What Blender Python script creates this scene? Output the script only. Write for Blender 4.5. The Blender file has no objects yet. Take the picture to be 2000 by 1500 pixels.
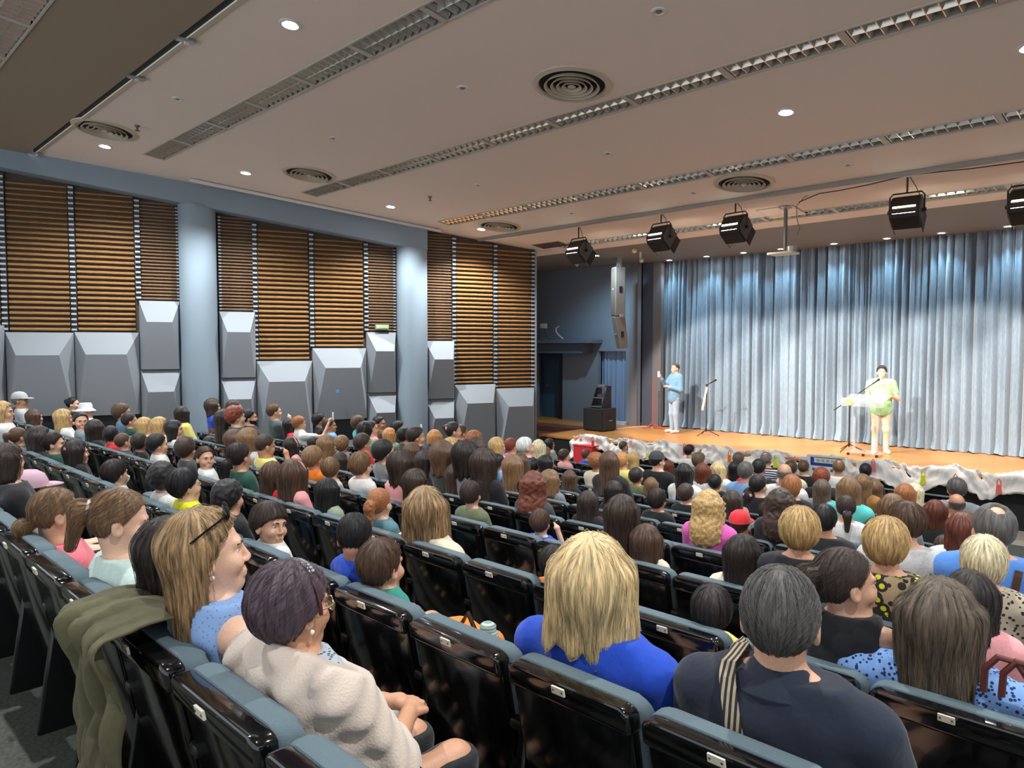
import bpy, bmesh, math, random
import numpy as np
from mathutils import Vector, Matrix

# ---------------------------------------------------------------- camera, light, exposure
SC = bpy.context.scene
COL = SC.collection
CZ = 3.03                                   # eye height above the flat floor in front of the stage
F_PX = 1400.0; HOR = 682.0
PITCH = math.atan((750 - HOR) / F_PX)
TH = math.pi / 2 - math.atan(1435 / F_PX)   # the hall's long axis lies this far right of the lens axis
Fh = np.array([-math.sin(TH), math.cos(TH), 0.0]); Rt = np.array([math.cos(TH), math.sin(TH), 0.0]); Uz = np.array([0, 0, 1.0])
FW = Fh * math.cos(PITCH) - Uz * math.sin(PITCH); UP = Fh * math.sin(PITCH) + Uz * math.cos(PITCH)
CAM = np.array([0, 0, CZ])

cd = bpy.data.cameras.new('camera'); cam = bpy.data.objects.new('camera', cd); COL.objects.link(cam)
cd.sensor_fit = 'HORIZONTAL'; cd.sensor_width = 36.0; cd.lens = 36.0 * F_PX / 2000.0; cd.clip_start = 0.05; cd.clip_end = 200
cam.matrix_world = Matrix((( Rt[0], UP[0], -FW[0], 0), (Rt[1], UP[1], -FW[1], 0), (Rt[2], UP[2], -FW[2], CZ), (0, 0, 0, 1)))
SC.camera = cam

w = bpy.data.worlds.new('world'); SC.world = w; w.use_nodes = True
w.node_tree.nodes['Background'].inputs[0].default_value = (0.86, 0.92, 1.0, 1)
w.node_tree.nodes['Background'].inputs[1].default_value = 0.6  # even ambient fill, added; it enters through the unbuilt rear of the hall
SC.view_settings.view_transform = 'Standard'; SC.view_settings.look = 'None'
SC.view_settings.exposure = 1.12; SC.view_settings.gamma = 1.0; SC.view_settings.use_curve_mapping = False

cy = SC.cycles; cy.max_bounces = 6; cy.diffuse_bounces = 3; cy.glossy_bounces = 3; cy.transmission_bounces = 3; cy.transparent_max_bounces = 8; cy.caustics_reflective = False; cy.caustics_refractive = False; cy.adaptive_threshold = 0.06

HALL_W = 280.0      # watts of one hall downlight
STAGE_DOWN_W = 52.0
FLOOD_W = 800.0

# ---------------------------------------------------------------- pixel (2000x1500) to place
def ray(x, y): return FW + Rt * ((x - 1000) / F_PX) - UP * ((y - 750) / F_PX)
def atY(x, y, Y): d = ray(x, y); return CAM + d * (Y / d[1])
def atZ(x, y, z): d = ray(x, y); return CAM + d * ((z - CZ) / d[2])
def onplane(x, y, n, p0): d = ray(x, y); return CAM + d * (np.dot(n, p0 - CAM) / np.dot(n, d))
def proj(P):
    P = np.asarray(P, float) - CAM; t = P @ FW
    return 1000 + F_PX * (P @ Rt) / t, 750 - F_PX * (P @ UP) / t, t
CEIL_S = 0.11
def ceil_z(Y): return CZ + 3.86 - CEIL_S * Y
CN = np.array([0, CEIL_S, 1.0])
def onceil(x, y): return onplane(x, y, CN, np.array([0, 0, CZ + 3.86]))
STAGE_Z = CZ - 2.15
SOFFIT_Z = CZ + 2.40

# ---------------------------------------------------------------- mesh helpers
def rgb(r, g, b):
    f = lambda c: (c / 255 / 12.92) if c / 255 <= 0.04045 else ((c / 255 + 0.055) / 1.055) ** 2.4
    return (f(r), f(g), f(b), 1.0)

class MB:
    def __init__(self): self.v = []; self.f = []
    def add(self, vs, fs):
        o = len(self.v); self.v += [tuple(map(float, p)) for p in vs]; self.f += [tuple(i + o for i in q) for q in fs]; return self
    def box(self, x0, x1, y0, y1, z0, z1):
        vs = [(x, y, z) for z in (z0, z1) for y in (y0, y1) for x in (x0, x1)]
        return self.add(vs, [(0, 2, 3, 1), (4, 5, 7, 6), (0, 1, 5, 4), (2, 6, 7, 3), (0, 4, 6, 2), (1, 3, 7, 5)])
    def prism(self, poly, axis, a, b):
        """extrude a 2D outline along an axis (0,1,2)"""
        n = len(poly)
        def mk(p, t):
            q = list(p); q.insert(axis, t); return tuple(q)
        vs = [mk(p, a) for p in poly] + [mk(p, b) for p in poly]
        fs = [tuple(range(n))[::-1], tuple(range(n, 2 * n))] + [(i, (i + 1) % n, n + (i + 1) % n, n + i) for i in range(n)]
        return self.add(vs, fs)
    def lathe(self, prof, n=24, c=(0, 0, 0), a0=0.0, a1=2 * math.pi):
        full = abs(a1 - a0 - 2 * math.pi) < 1e-6
        m = n if full else n + 1; vs = []
        for i in range(m):
            a = a0 + (a1 - a0) * i / n
            for r, z in prof: vs.append((c[0] + r * math.cos(a), c[1] + r * math.sin(a), c[2] + z))
        k = len(prof); fs = []
        for i in range(n):
            j = (i + 1) % m
            for q in range(k - 1): fs.append((i * k + q, j * k + q, j * k + q + 1, i * k + q + 1))
        return self.add(vs, fs)
    def tube(self, pts, r, n=8, cap=True):
        pts = [np.array(p, float) for p in pts]; rs = r if isinstance(r, (list, tuple)) else [r] * len(pts)
        vs = []; prev = None
        for i, p in enumerate(pts):
            t = pts[min(i + 1, len(pts) - 1)] - pts[max(i - 1, 0)]; t = t / (np.linalg.norm(t) + 1e-9)
            ref = prev if prev is not None else (np.array([0, 0, 1.0]) if abs(t[2]) < 0.9 else np.array([1.0, 0, 0]))
            u = ref - t * (ref @ t); u /= np.linalg.norm(u) + 1e-9; v = np.cross(t, u); prev = u
            for k in range(n):
                a = 2 * math.pi * k / n; vs.append(p + (u * math.cos(a) + v * math.sin(a)) * rs[i])
        fs = [(i * n + k, i * n + (k + 1) % n, (i + 1) * n + (k + 1) % n, (i + 1) * n + k) for i in range(len(pts) - 1) for k in range(n)]
        if cap: fs += [tuple(range(n))[::-1], tuple(range((len(pts) - 1) * n, len(pts) * n))]
        return self.add(vs, fs)
    def ball(self, c, r, nu=12, nv=8):
        r = (r, r, r) if not isinstance(r, (tuple, list)) else r
        vs = [(c[0], c[1], c[2] - r[2])]
        for j in range(1, nv):
            b = -math.pi / 2 + math.pi * j / nv
            for i in range(nu):
                a = 2 * math.pi * i / nu; vs.append((c[0] + r[0] * math.cos(b) * math.cos(a), c[1] + r[1] * math.cos(b) * math.sin(a), c[2] + r[2] * math.sin(b)))
        vs.append((c[0], c[1], c[2] + r[2])); fs = []
        for i in range(nu): fs.append((0, 1 + (i + 1) % nu, 1 + i))
        for j in range(nv - 2):
            for i in range(nu): a = 1 + j * nu; fs.append((a + i, a + (i + 1) % nu, a + nu + (i + 1) % nu, a + nu + i))
        e = len(vs) - 1; a = 1 + (nv - 2) * nu
        for i in range(nu): fs.append((a + i, a + (i + 1) % nu, e))
        return self.add(vs, fs)
    def mesh(self, name, smooth=False, bevel=0.0, seg=2):
        me = bpy.data.meshes.new(name); me.from_pydata(self.v, [], self.f)
        bm = bmesh.new(); bm.from_mesh(me)
        if bevel > 0:
            bmesh.ops.remove_doubles(bm, verts=bm.verts, dist=1e-5)
            es = [e for e in bm.edges if len(e.link_faces) == 2 and e.calc_face_angle(0) > 0.5]
            bmesh.ops.bevel(bm, geom=es, offset=bevel, segments=seg, affect='EDGES', profile=0.5, clamp_overlap=True)
        bmesh.ops.recalc_face_normals(bm, faces=bm.faces)
        bm.to_mesh(me); bm.free()
        if smooth:
            me.polygons.foreach_set('use_smooth', [True] * len(me.polygons))
            if hasattr(me, 'set_sharp_from_angle'): me.set_sharp_from_angle(angle=math.radians(38))
        return me
    def build(self, name, m, parent=None, smooth=False, bevel=0.0, seg=2):
        return link(name, self.mesh(name, smooth, bevel, seg), m, parent)

def fast_mesh(name, V, Q, smooth=True):
    me = bpy.data.meshes.new(name); V = np.asarray(V, np.float32); Q = np.asarray(Q, np.int32); k = Q.shape[1]
    me.vertices.add(len(V)); me.vertices.foreach_set('co', V.ravel())
    me.loops.add(Q.size); me.loops.foreach_set('vertex_index', Q.ravel())
    me.polygons.add(len(Q)); me.polygons.foreach_set('loop_start', np.arange(len(Q), dtype=np.int32) * k)
    me.update(calc_edges=True)
    if smooth: me.polygons.foreach_set('use_smooth', np.ones(len(Q), bool))
    return me

def link(name, me, m=None, parent=None, loc=None, rot=None):
    o = bpy.data.objects.new(name, me); COL.objects.link(o)
    if m is not None:
        if len(me.materials) == 0: me.materials.append(None)
        o.material_slots[0].link = 'OBJECT'; o.material_slots[0].material = m
    if parent is not None: o.parent = parent
    if loc is not None: o.location = loc
    if rot is not None: o.rotation_euler = rot
    return o

def tag(o, label=None, cat=None, group=None, kind=None):
    if label: o['label'] = label
    if cat: o['category'] = cat
    if group: o['group'] = group
    if kind: o['kind'] = kind
    return o

def empty(name, loc=(0, 0, 0), rot=(0, 0, 0)):
    o = bpy.data.objects.new(name, None); COL.objects.link(o); o.location = loc; o.rotation_euler = rot; o.empty_display_size = 0.1
    return o

def copy_tree(o, parent=None):
    c = o.copy(); COL.objects.link(c); c.parent = parent
    for ch in o.children: copy_tree(ch, c)
    return c

# ---------------------------------------------------------------- materials
MATS = {}
def mat(name, col, rough=0.6, metal=0.0, bump=0.0, scale=60.0, var=0.0, spec=0.5, stretch=(1, 1, 1), emit=None, estr=0.0, sheen=0.0, coat=0.0, alpha=1.0, trans=0.0, detail=3.0):
    if name in MATS: return MATS[name]
    m = bpy.data.materials.new(name); m.use_nodes = True; nt = m.node_tree; b = nt.nodes['Principled BSDF']
    b.inputs['Base Color'].default_value = col; b.inputs['Roughness'].default_value = rough; b.inputs['Metallic'].default_value = metal
    b.inputs['Specular IOR Level'].default_value = spec
    if sheen: b.inputs['Sheen Weight'].default_value = sheen
    if coat: b.inputs['Coat Weight'].default_value = coat
    if trans: b.inputs['Transmission Weight'].default_value = trans
    if alpha < 1: b.inputs['Alpha'].default_value = alpha
    if emit: b.inputs['Emission Color'].default_value = emit; b.inputs['Emission Strength'].default_value = estr
    if bump or var:
        tc = nt.nodes.new('ShaderNodeTexCoord'); mp = nt.nodes.new('ShaderNodeMapping'); mp.inputs['Scale'].default_value = stretch
        no = nt.nodes.new('ShaderNodeTexNoise'); no.inputs['Scale'].default_value = scale; no.inputs['Detail'].default_value = detail
        nt.links.new(tc.outputs['Object'], mp.inputs['Vector']); nt.links.new(mp.outputs['Vector'], no.inputs['Vector'])
        if bump:
            bp = nt.nodes.new('ShaderNodeBump'); bp.inputs['Strength'].default_value = bump; bp.inputs['Distance'].default_value = 0.01
            nt.links.new(no.outputs['Fac'], bp.inputs['Height']); nt.links.new(bp.outputs['Normal'], b.inputs['Normal'])
        if var:
            mx = nt.nodes.new('ShaderNodeMix'); mx.data_type = 'RGBA'
            mx.inputs[6].default_value = tuple(c * (1 - var) for c in col[:3]) + (1,); mx.inputs[7].default_value = tuple(min(1, c * (1 + var)) for c in col[:3]) + (1,)
            rp = nt.nodes.new('ShaderNodeMapRange'); rp.inputs[1].default_value = 0.3; rp.inputs[2].default_value = 0.7
            nt.links.new(no.outputs['Fac'], rp.inputs[0]); nt.links.new(rp.outputs[0], mx.inputs[0]); nt.links.new(mx.outputs[2], b.inputs['Base Color'])
    MATS[name] = m
    return m

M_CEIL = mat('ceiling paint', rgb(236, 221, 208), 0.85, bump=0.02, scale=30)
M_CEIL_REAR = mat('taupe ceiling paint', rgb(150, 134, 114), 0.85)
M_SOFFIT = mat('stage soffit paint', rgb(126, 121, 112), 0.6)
M_BEAM = mat('blue grey wall paint', rgb(138, 153, 164), 0.7, bump=0.05, scale=90)
M_WALLDK = mat('dark wall behind slats', rgb(84, 72, 60), 0.9)
M_PANEL = mat('grey blue panel paint', rgb(146, 151, 156), 0.75, bump=0.04, scale=120)
M_SLAT = mat('walnut slat', rgb(152, 112, 68), 0.45, var=0.25, scale=4, stretch=(1, 8, 8), bump=0.05)
M_SLAT_DK = mat('dark walnut slat', rgb(128, 98, 72), 0.5, var=0.2, scale=4, stretch=(1, 8, 8))
M_CLIP = mat('aluminium clip', rgb(200, 205, 208), 0.35, 0.4)
M_RAIL = mat('dark rail', rgb(46, 52, 56), 0.5)
M_WHITE = mat('white enamel', rgb(222, 218, 210), 0.5)
M_ALU = mat('mirror louvre', rgb(205, 200, 190), 0.22, 0.85)
M_HOUS = mat('luminaire housing', rgb(205, 196, 180), 0.35, 0.3)
M_FRAME = mat('luminaire frame', rgb(190, 182, 170), 0.5)
M_VENT = mat('diffuser enamel', rgb(196, 184, 162), 0.45)
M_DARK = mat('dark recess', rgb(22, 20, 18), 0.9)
M_BLACK = mat('black enamel', rgb(20, 20, 21), 0.4)
M_BLKMET = mat('black spot housing', rgb(54, 50, 46), 0.35, 0.5)
M_STEEL = mat('galvanised steel', rgb(170, 168, 164), 0.4, 0.7)
M_CARPET = mat('grey green carpet', rgb(84, 86, 78), 0.95, var=0.3, scale=55, bump=0.3)
M_FLOORF = mat('beige hall floor', rgb(176, 166, 148), 0.5)
M_STAGEBLK = mat('black stage front', rgb(20, 20, 22), 0.7)
M_SIDEWALL = mat('stage wall blue grey', rgb(118, 126, 138), 0.75)
M_PIER = mat('stage pier grey', rgb(112, 108, 110), 0.7)
M_PIERDK = mat('pier slate with shadow', rgb(76, 84, 98), 0.7)
M_LAMP = mat('lamp lens', (1, 1, 1, 1), 0.3, emit=(0.9, 0.96, 1.0, 1), estr=60.0)
M_LAMPW = mat('flood lamp lens', (1, 1, 1, 1), 0.3, emit=(1.0, 0.86, 0.70, 1), estr=10.0)

def wood_floor():
    m = mat('stage parquet', rgb(196, 128, 62), 0.38)
    nt = m.node_tree; b = nt.nodes['Principled BSDF']
    tc = nt.nodes.new('ShaderNodeTexCoord'); mp = nt.nodes.new('ShaderNodeMapping'); mp.inputs['Scale'].default_value = (1.2, 9, 1)
    no = nt.nodes.new('ShaderNodeTexNoise'); no.inputs['Scale'].default_value = 2.0; no.inputs['Detail'].default_value = 5
    mx = nt.nodes.new('ShaderNodeMix'); mx.data_type = 'RGBA'; mx.inputs[6].default_value = rgb(168, 100, 44); mx.inputs[7].default_value = rgb(212, 146, 78)
    nt.links.new(tc.outputs['Object'], mp.inputs['Vector']); nt.links.new(mp.outputs['Vector'], no.inputs['Vector'])
    nt.links.new(no.outputs['Fac'], mx.inputs[0]); nt.links.new(mx.outputs[2], b.inputs['Base Color'])
    return m
M_PARQ = wood_floor()
# ================================================================ THE SETTING
def struct(o): o['kind'] = 'structure'; return o

# ---- rows of the raked floor
NROW = 14
SEAT_H = [0.855, 1.02, 1.16, 1.287, 1.415, 1.54, 1.67, 1.79, 1.90, 2.0, 2.08, 2.14, 2.18, 2.18]
ROWY = [0.70 + 0.94 * k for k in range(NROW)]
ROWF = [CZ - h - 0.85 for h in SEAT_H]                      # floor level of each row
def floor_at(Y):
    z = ROWF[0] + 0.15
    for k in range(NROW):
        if Y >= ROWY[k] - 0.40: z = ROWF[k]
    return z
def make_floor():
    m = MB(); edges = [-1.2] + [y - 0.40 for y in ROWY] + [13.3]
    lv = [ROWF[0] + 0.15] + ROWF
    for i in range(len(lv)):
        y0, y1 = edges[i], edges[i + 1]; z = lv[i]
        m.add([(-17.5, y0, z), (9, y0, z), (9, y1, z), (-17.5, y1, z)], [(0, 1, 2, 3)])
        if i + 1 < len(lv) and lv[i + 1] < z - 1e-4:
            m.add([(-17.5, y1, z), (9, y1, z), (9, y1, lv[i + 1]), (-17.5, y1, lv[i + 1])], [(0, 3, 2, 1)])
    m.add([(-17.5, -4, lv[0]), (9, -4, lv[0]), (9, -1.2, lv[0]), (-17.5, -1.2, lv[0])], [(0, 1, 2, 3)])
    struct(m.build('floor', M_CARPET))
    f = MB(); f.box(-17.5, 9, 13.3, 18.2, -0.1, 0.0); struct(f.build('floor_front', M_FLOORF))
make_floor()

# ---- ceilings
STRIPS = [  # centre Y, first X, number of units
    (1.95, -13.4, 9), (4.70, -13.30, 10), (7.42, -12.83, 11), (10.22, -12.05, 10), (13.0, -11.15, 9)]
UNIT = 1.27; SW = 0.34
def make_ceiling():
    holes = [(x0, x0 + UNIT * n, y - SW / 2, y + SW / 2) for (y, x0, n) in STRIPS]
    def sheet(name, x0, x1, y0, y1, dz, m, th=0.05):
        xs = sorted({x0, x1} | {v for h in holes for v in h[:2] if x0 < v < x1}); ys = sorted({y0, y1} | {v for h in holes for v in h[2:] if y0 < v < y1})
        b = MB()
        for a, c in zip(xs[:-1], xs[1:]):
            for d, e in zip(ys[:-1], ys[1:]):
                mx, my = (a + c) / 2, (d + e) / 2
                if any(h[0] < mx < h[1] and h[2] < my < h[3] for h in holes): continue
                b.add([(a, d, ceil_z(d) + dz), (c, d, ceil_z(d) + dz), (c, e, ceil_z(e) + dz), (a, e, ceil_z(e) + dz)], [(0, 3, 2, 1)])
        return struct(b.build(name, m))
    sheet('ceiling', -17.5, 9, 3.34, 13.62, 0.0, M_CEIL)
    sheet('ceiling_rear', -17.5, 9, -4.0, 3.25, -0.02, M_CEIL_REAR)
    b = MB(); b.box(-17.5, 9, 3.20, 3.36, ceil_z(3.3) + 0.14, ceil_z(3.3) + 0.18); b.box(-17.5, 9, 3.335, 3.345, ceil_z(3.34) + .002, ceil_z(3.3) + .18); struct(b.build('ceiling_slot', M_DARK))  # near-black inner faces: the shade inside the slot is put into the colour
    b = MB(); b.box(-17.5, 9, 3.33, 3.39, ceil_z(3.36) - 0.018, ceil_z(3.36) + 0.0); struct(b.build('trim_slot', M_VENT))
    # lowered soffit over the stage
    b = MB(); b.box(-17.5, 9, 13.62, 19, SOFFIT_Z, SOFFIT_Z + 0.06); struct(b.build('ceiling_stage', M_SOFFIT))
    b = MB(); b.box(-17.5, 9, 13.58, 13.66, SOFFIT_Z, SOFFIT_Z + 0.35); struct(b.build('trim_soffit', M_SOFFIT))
    # steel lighting rail under the ceiling
    b = MB(); z = ceil_z(11.6); b.box(-12.4, 8, 11.55, 11.65, z - 0.055, z + 0.0); struct(b.build('trim_lighting_rail', mat('rail paint', rgb(150, 146, 140), 0.5)))
make_ceiling()

# ---- left wall: an oblique wall with slats above and wedge panels below
dW = np.array([0.354, 0.935, 0]); dW /= np.linalg.norm(dW); NW = np.array([dW[1], -dW[0], 0.0]); EW = np.array([-11.9, 13.0, 0.0])
WALL_ROT = math.atan2(-dW[1], -dW[0])        # local x runs from the stage end towards the back of the hall
def wpos(u, n, z): return EW - dW * u + NW * n + np.array([0, 0, z])
def onwall(x, y, off=0.0): return onplane(x, y, NW, EW + NW * off)
def wu(x, y, off=0.0): P = onwall(x, y, off); return float((EW - P) @ dW), float(P[2])
def wbox(m, u0, u1, n0, n1, z0, z1):
    vs = [wpos(u, n, z) for z in (z0, z1) for n in (n0, n1) for u in (u0, u1)]
    m.add(vs, [(0, 2, 3, 1), (4, 5, 7, 6), (0, 1, 5, 4), (2, 6, 7, 3), (0, 4, 6, 2), (1, 3, 7, 5)])
b = MB(); wbox(b, 0, 18, -0.35, -0.12, -0.2, 7.2); struct(b.build('wall_left', M_WALLDK))
b = MB(); wbox(b, -0.04, 0.0, -0.35, 0.02, 0, ceil_z(13)); struct(b.build('trim_wall_end', M_PANEL))

# u limits of the bays, read along the wall
U = [10.78, 9.70, 8.61, 7.88, 7.17, 6.47, 5.33, 4.16, 3.49, 2.83, 2.10, 1.05, 0.01]
# each: u_left(far from stage), u_right, slat bottom pixel (x,y), wedge list [(top px y, bottom px y)], slats wide?, slat top z
def zpix(x, y, off=0.0): return float(onwall(x, y, off)[2])
# beam and columns
beam_z0 = zpix(0, 326, 0.32); beam_z1 = zpix(835, 490, 0.32)
ub0 = wu(0, 326, .32)[0]; ub1 = wu(835, 490, .32)[0]
def beam_bot(u): return beam_z0 + (beam_z1 - beam_z0) * (ub0 - u) / (ub0 - ub1)
m = MB(); us = [18, ub1]
vs = []
for u in us:
    for n in (-0.12, 0.32):
        p = wpos(u, n, 0); vs += [wpos(u, n, beam_bot(u)), wpos(u, n, ceil_z(p[1]) + 0.12)]
m.add(vs, [(0, 2, 3, 1), (4, 5, 7, 6), (0, 4, 6, 2), (2, 6, 7, 3), (0, 1, 5, 4), (1, 3, 7, 5)])
struct(m.build('wall_beam_left', M_BEAM))
b = MB(); n0 = 0.40
p0 = onceil(370, 347); p1 = onceil(862, 448)
b.tube([p0 - np.array([0, 0, .04]), p1 - np.array([0, 0, .04])], 0.035, 8); tt = b.build('light_track', M_WHITE, smooth=True)
tag(tt, 'long white tube running along ceiling above the blue-grey beam', 'ceiling tube')
for (xa, xb, yref) in ((355, 421, 600), (777, 832, 600)):
    ua = wu(xa, yref, .05)[0]; ub = wu(xb, yref, .05)[0]; r = 0.345; uc = (ua + ub) / 2
    c = wpos(uc, 0.05, 0)
    nseg = 40; vs = []; fs = []
    for i in range(nseg):
        a = 2 * math.pi * i / nseg; x, y = c[0] + r * math.cos(a), c[1] + r * math.sin(a)
        uu = float((EW - np.array([x, y, 0])) @ dW); vs += [(x, y, -0.1), (x, y, beam_bot(uu) + 0.01)]
    for i in range(nseg): j = (i + 1) % nseg; fs.append((2 * i, 2 * j, 2 * j + 1, 2 * i + 1))
    cb = MB().add(vs, fs); struct(cb.build('wall_column', M_BEAM, smooth=True))

# wedge panels: (left px, right px, top y, bottom y) at the wall plane
WEDGE_D = 0.34
def wedge(u0, u1, z1, z0, label, over=False):
    """u0 > u1; a shallow box whose face swells to a ridge near the top"""
    root = empty('wedge_panel', tuple(wpos(u0, 0, z0))); root.rotation_euler = (0, 0, math.atan2(dW[1], dW[0]))
    # local x along the wall to the stage, local -y into the room
    W = u0 - u1 - 0.012; Hh = z1 - z0 - 0.012; ins = min(0.21, W * 0.19); dr = min(0.42, Hh * 0.34); B = 0.02
    o = [(0, 0), (W, 0), (W, Hh), (0, Hh)]
    fr = [(x, -B, z) for x, z in o]; bk = [(x, 0.12, z) for x, z in o]
    ridge = [(ins, -WEDGE_D, Hh - dr), (W - ins, -WEDGE_D, Hh - dr)]; low = [(0.03, -0.10, 0.0), (W - 0.03, -0.10, 0.0)]
    root_kind = tag(root, label, 'wall panel', 'wedge panels on the left wall')
    def part(name, vs, fs): MB().add(vs, fs).build(name, M_PANEL, root)
    part('panel_body', fr + bk, [(4, 5, 1, 0), (5, 6, 2, 1), (6, 7, 3, 2), (7, 4, 0, 3), (7, 6, 5, 4)])
    t = 0.0
    part('top_facet', [fr[3], fr[2], ridge[1], ridge[0]], [(0, 3, 2, 1)])
    part('front_facet', [ridge[0], ridge[1], low[1], low[0]], [(0, 3, 2, 1)])
    part('side_facet', [fr[3], ridge[0], low[0], fr[0]], [(0, 3, 2, 1)])
    part('side_facet', [fr[2], fr[1], low[1], ridge[1]], [(0, 3, 2, 1)])
    part('bottom_facet', [fr[0], low[0], low[1], fr[1]], [(0, 3, 2, 1)])
WALLX = [10, 146, 273, 352, 428, 501, 611, 716, 774, 829, 887, 968, 1044]
bays = [  # i, j of U ; pixel y of the wedge tops from the top down, last = hidden bottom
    (0, 1, [648, 812], 'tall wedge panel second from left edge behind blonde woman in white'),
    (1, 2, [648, 810], 'tall wedge panel third from left edge, above the white bucket hat'),
    (2, 3, [587, 721, 860], None), (4, 5, [608, 737, 880], None),
    (5, 6, [704, 870], 'tall wedge panel behind the man with hand at his mouth'),
    (6, 7, [679, 818], 'wide wedge panel with small blue sticker between the two columns'),
    (7, 8, [648, 766, 880], None), (9, 10, [665, 778, 890], None),
    (10, 11, [750, 900], 'wide wedge panel second from the stage end of the wall'),
    (11, 12, [757, 905], 'wedge panel nearest the stage at the end of the wall')]
nm = {2: ('narrow {} wedge panel left of the first column', 0), 4: ('narrow {} wedge panel right of the first column', 0), 7: ('narrow {} wedge panel left of the second column', 0), 9: ('narrow {} wedge panel right of the second column', 0)}
slat_bot = {}
for (i, j, ys, lab) in bays:
    xm = (WALLX[i] + WALLX[j]) / 2; zs = [zpix(xm, y) for y in ys]; slat_bot[i] = zs[0]
    for q in range(len(zs) - 1):
        l = lab if lab else nm[i][0].format('upper' if q == 0 else 'lower')
        wedge(U[i], U[j], zs[q], zs[q + 1], l)
wedge(U[0] + 1.08, U[0] + 0.0, zpix(0, 634), zpix(0, 815), 'wedge panel cut by the left edge of the picture')
slat_bot[-1] = zpix(0, 640)
# dado below the panels
b = MB(); wbox(b, 0.0, 18, -0.12, -0.04, -0.1, zpix(500, 870)); struct(b.build('wall_dado_left', M_PANEL))
b = MB(); wbox(b, 4.1, 18, -0.12, -0.06, -0.1, zpix(650, 700)); struct(b.build('wall_lower_left', M_RAIL))

# slatted bays
def slat_mesh(L, h, d):
    m = MB(); m.prism([(-0.0, 0.0), (-d, 0.012), (-d, 0.030), (-0.02, h), (0.0, h)], 0, 0, L); return m.mesh('slat')
def slat_bay(u0, u1, z0, ztop, pitch, dark, label):
    root = empty('wood_slat_screen', tuple(wpos(u0, -0.08, z0))); root.rotation_euler = (0, 0, math.atan2(dW[1], dW[0]))
    tag(root, label, 'slat panel', 'slatted wall panels')
    W = u0 - u1
    top = (lambda x: ztop(u0 - x)) if callable(ztop) else (lambda x: ztop)
    me = slat_mesh(W - 0.13 if not dark else W - 0.05, pitch * 0.60, 0.06 if not dark else 0.035)
    z = 0.02; mm = M_SLAT_DK if dark else M_SLAT; k = 0
    rng = random.Random(int(u0 * 100))
    while z0 + z + pitch < max(top(0), top(W)):
        if z0 + z + pitch * .6 < min(top(0), top(W)) + 0.06:
            s = link('slat', me, mm, root); s.location = (0.065 if not dark else .025, -0.01 + rng.uniform(-.004, .004), z)
        z += pitch; k += 1
    MB().box(0, W, 0.0, 0.015, 0, max(top(0), top(W)) - z0).build('back_board', M_WALLDK, root)
def clip_rail(u, z0, z1, pitch, w=0.075):
    root = empty('slat_rail', tuple(wpos(u, -0.05, z0))); root.rotation_euler = (0, 0, math.atan2(dW[1], dW[0]))
    MB().box(-w / 2, w / 2, -0.02, 0.02, 0, z1 - z0).build('rail', M_RAIL, root)
    me = MB().prism([(-0.02, 0), (-0.075, 0.01), (-0.075, pitch * .4), (-0.02, pitch * .5)], 0, -w / 2, w / 2).mesh('clip')
    z = 0.02
    while z + pitch * .5 < z1 - z0: link('clip', me, M_CLIP, root, loc=(0, 0, z)); z += pitch
    return root
PB, PN = 0.098, 0.066
ord_b = ['leftmost', 'second', 'third', 'fourth', 'fifth', 'last']
beam_top = lambda u: beam_bot(u) - 0.03
def ceil_u(u): return ceil_z(float(wpos(u, 0, 0)[1])) - 0.02
slat_bay(U[0] + 1.08, U[0], slat_bot[-1], beam_top, PB, False, 'wood slat panel cut by the left edge of the picture')
slat_bay(U[0], U[1], slat_bot[0], beam_top, PB, False, 'wide wood slat panel second from the left picture edge')
slat_bay(U[1], U[2], slat_bot[1], beam_top, PB, False, 'wide wood slat panel two bays left of the first column')
slat_bay(U[2], U[3], slat_bot[2], beam_top, PN, True, 'narrow dark brown slat panel left of the first column')
slat_bay(U[4], U[5], slat_bot[4], beam_top, PN, True, 'narrow dark brown slat panel right of the first column')
slat_bay(U[5], U[6], slat_bot[5], beam_top, PB, False, 'wide wood slat panel between the columns, nearer the first')
slat_bay(U[6], U[7], slat_bot[6], beam_top, PB, False, 'wide wood slat panel between the columns, nearer the second')
slat_bay(U[7], U[8], slat_bot[7], beam_top, PN, True, 'narrow dark brown slat panel left of the second column, green lamp below')
slat_bay(U[9], U[10], slat_bot[9], ceil_u, PN, True, 'narrow dark brown slat panel right of the second column')
slat_bay(U[10], U[11], slat_bot[10], ceil_u, PB, False, 'tall wood slat panel second from the stage')
slat_bay(U[11], U[12], slat_bot[11], ceil_u, PB, False, 'tall wood slat panel nearest the stage')
rails = [(U[0], slat_bot[0], beam_top(U[0]), PB, 'behind the left picture edge'), (U[1], slat_bot[0], beam_top(U[1]), PB, 'between the two leftmost wide slat panels'),
         (U[2], slat_bot[2], beam_top(U[2]), PB, 'two bays left of the first column'), (U[3] + .03, slat_bot[2], beam_top(U[3]), PN, 'touching the first column on its left'),
         (U[4] - .03, slat_bot[4], beam_top(U[4]), PN, 'touching the first column on its right'), (U[5], slat_bot[5], beam_top(U[5]), PB, 'one bay right of the first column'),
         (U[6], slat_bot[6], beam_top(U[6]), PB, 'midway between the columns'), (U[7], slat_bot[7], beam_top(U[7]), PB, 'one bay left of the second column'),
         (U[8] + .03, slat_bot[7], beam_top(U[8]), PN, 'touching the second column on its left'), (U[9] - .03, slat_bot[9], beam_top(U[9]), PN, 'touching the second column on its right'),
         (U[10], slat_bot[10], ceil_u(U[10]), PB, 'one bay right of the second column'), (U[11], slat_bot[11], ceil_u(U[11]), PB, 'between the two slat panels nearest stage'),
         (U[12] + .04, slat_bot[11], ceil_u(U[12]), PB, 'at the stage end of the wall')]
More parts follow.
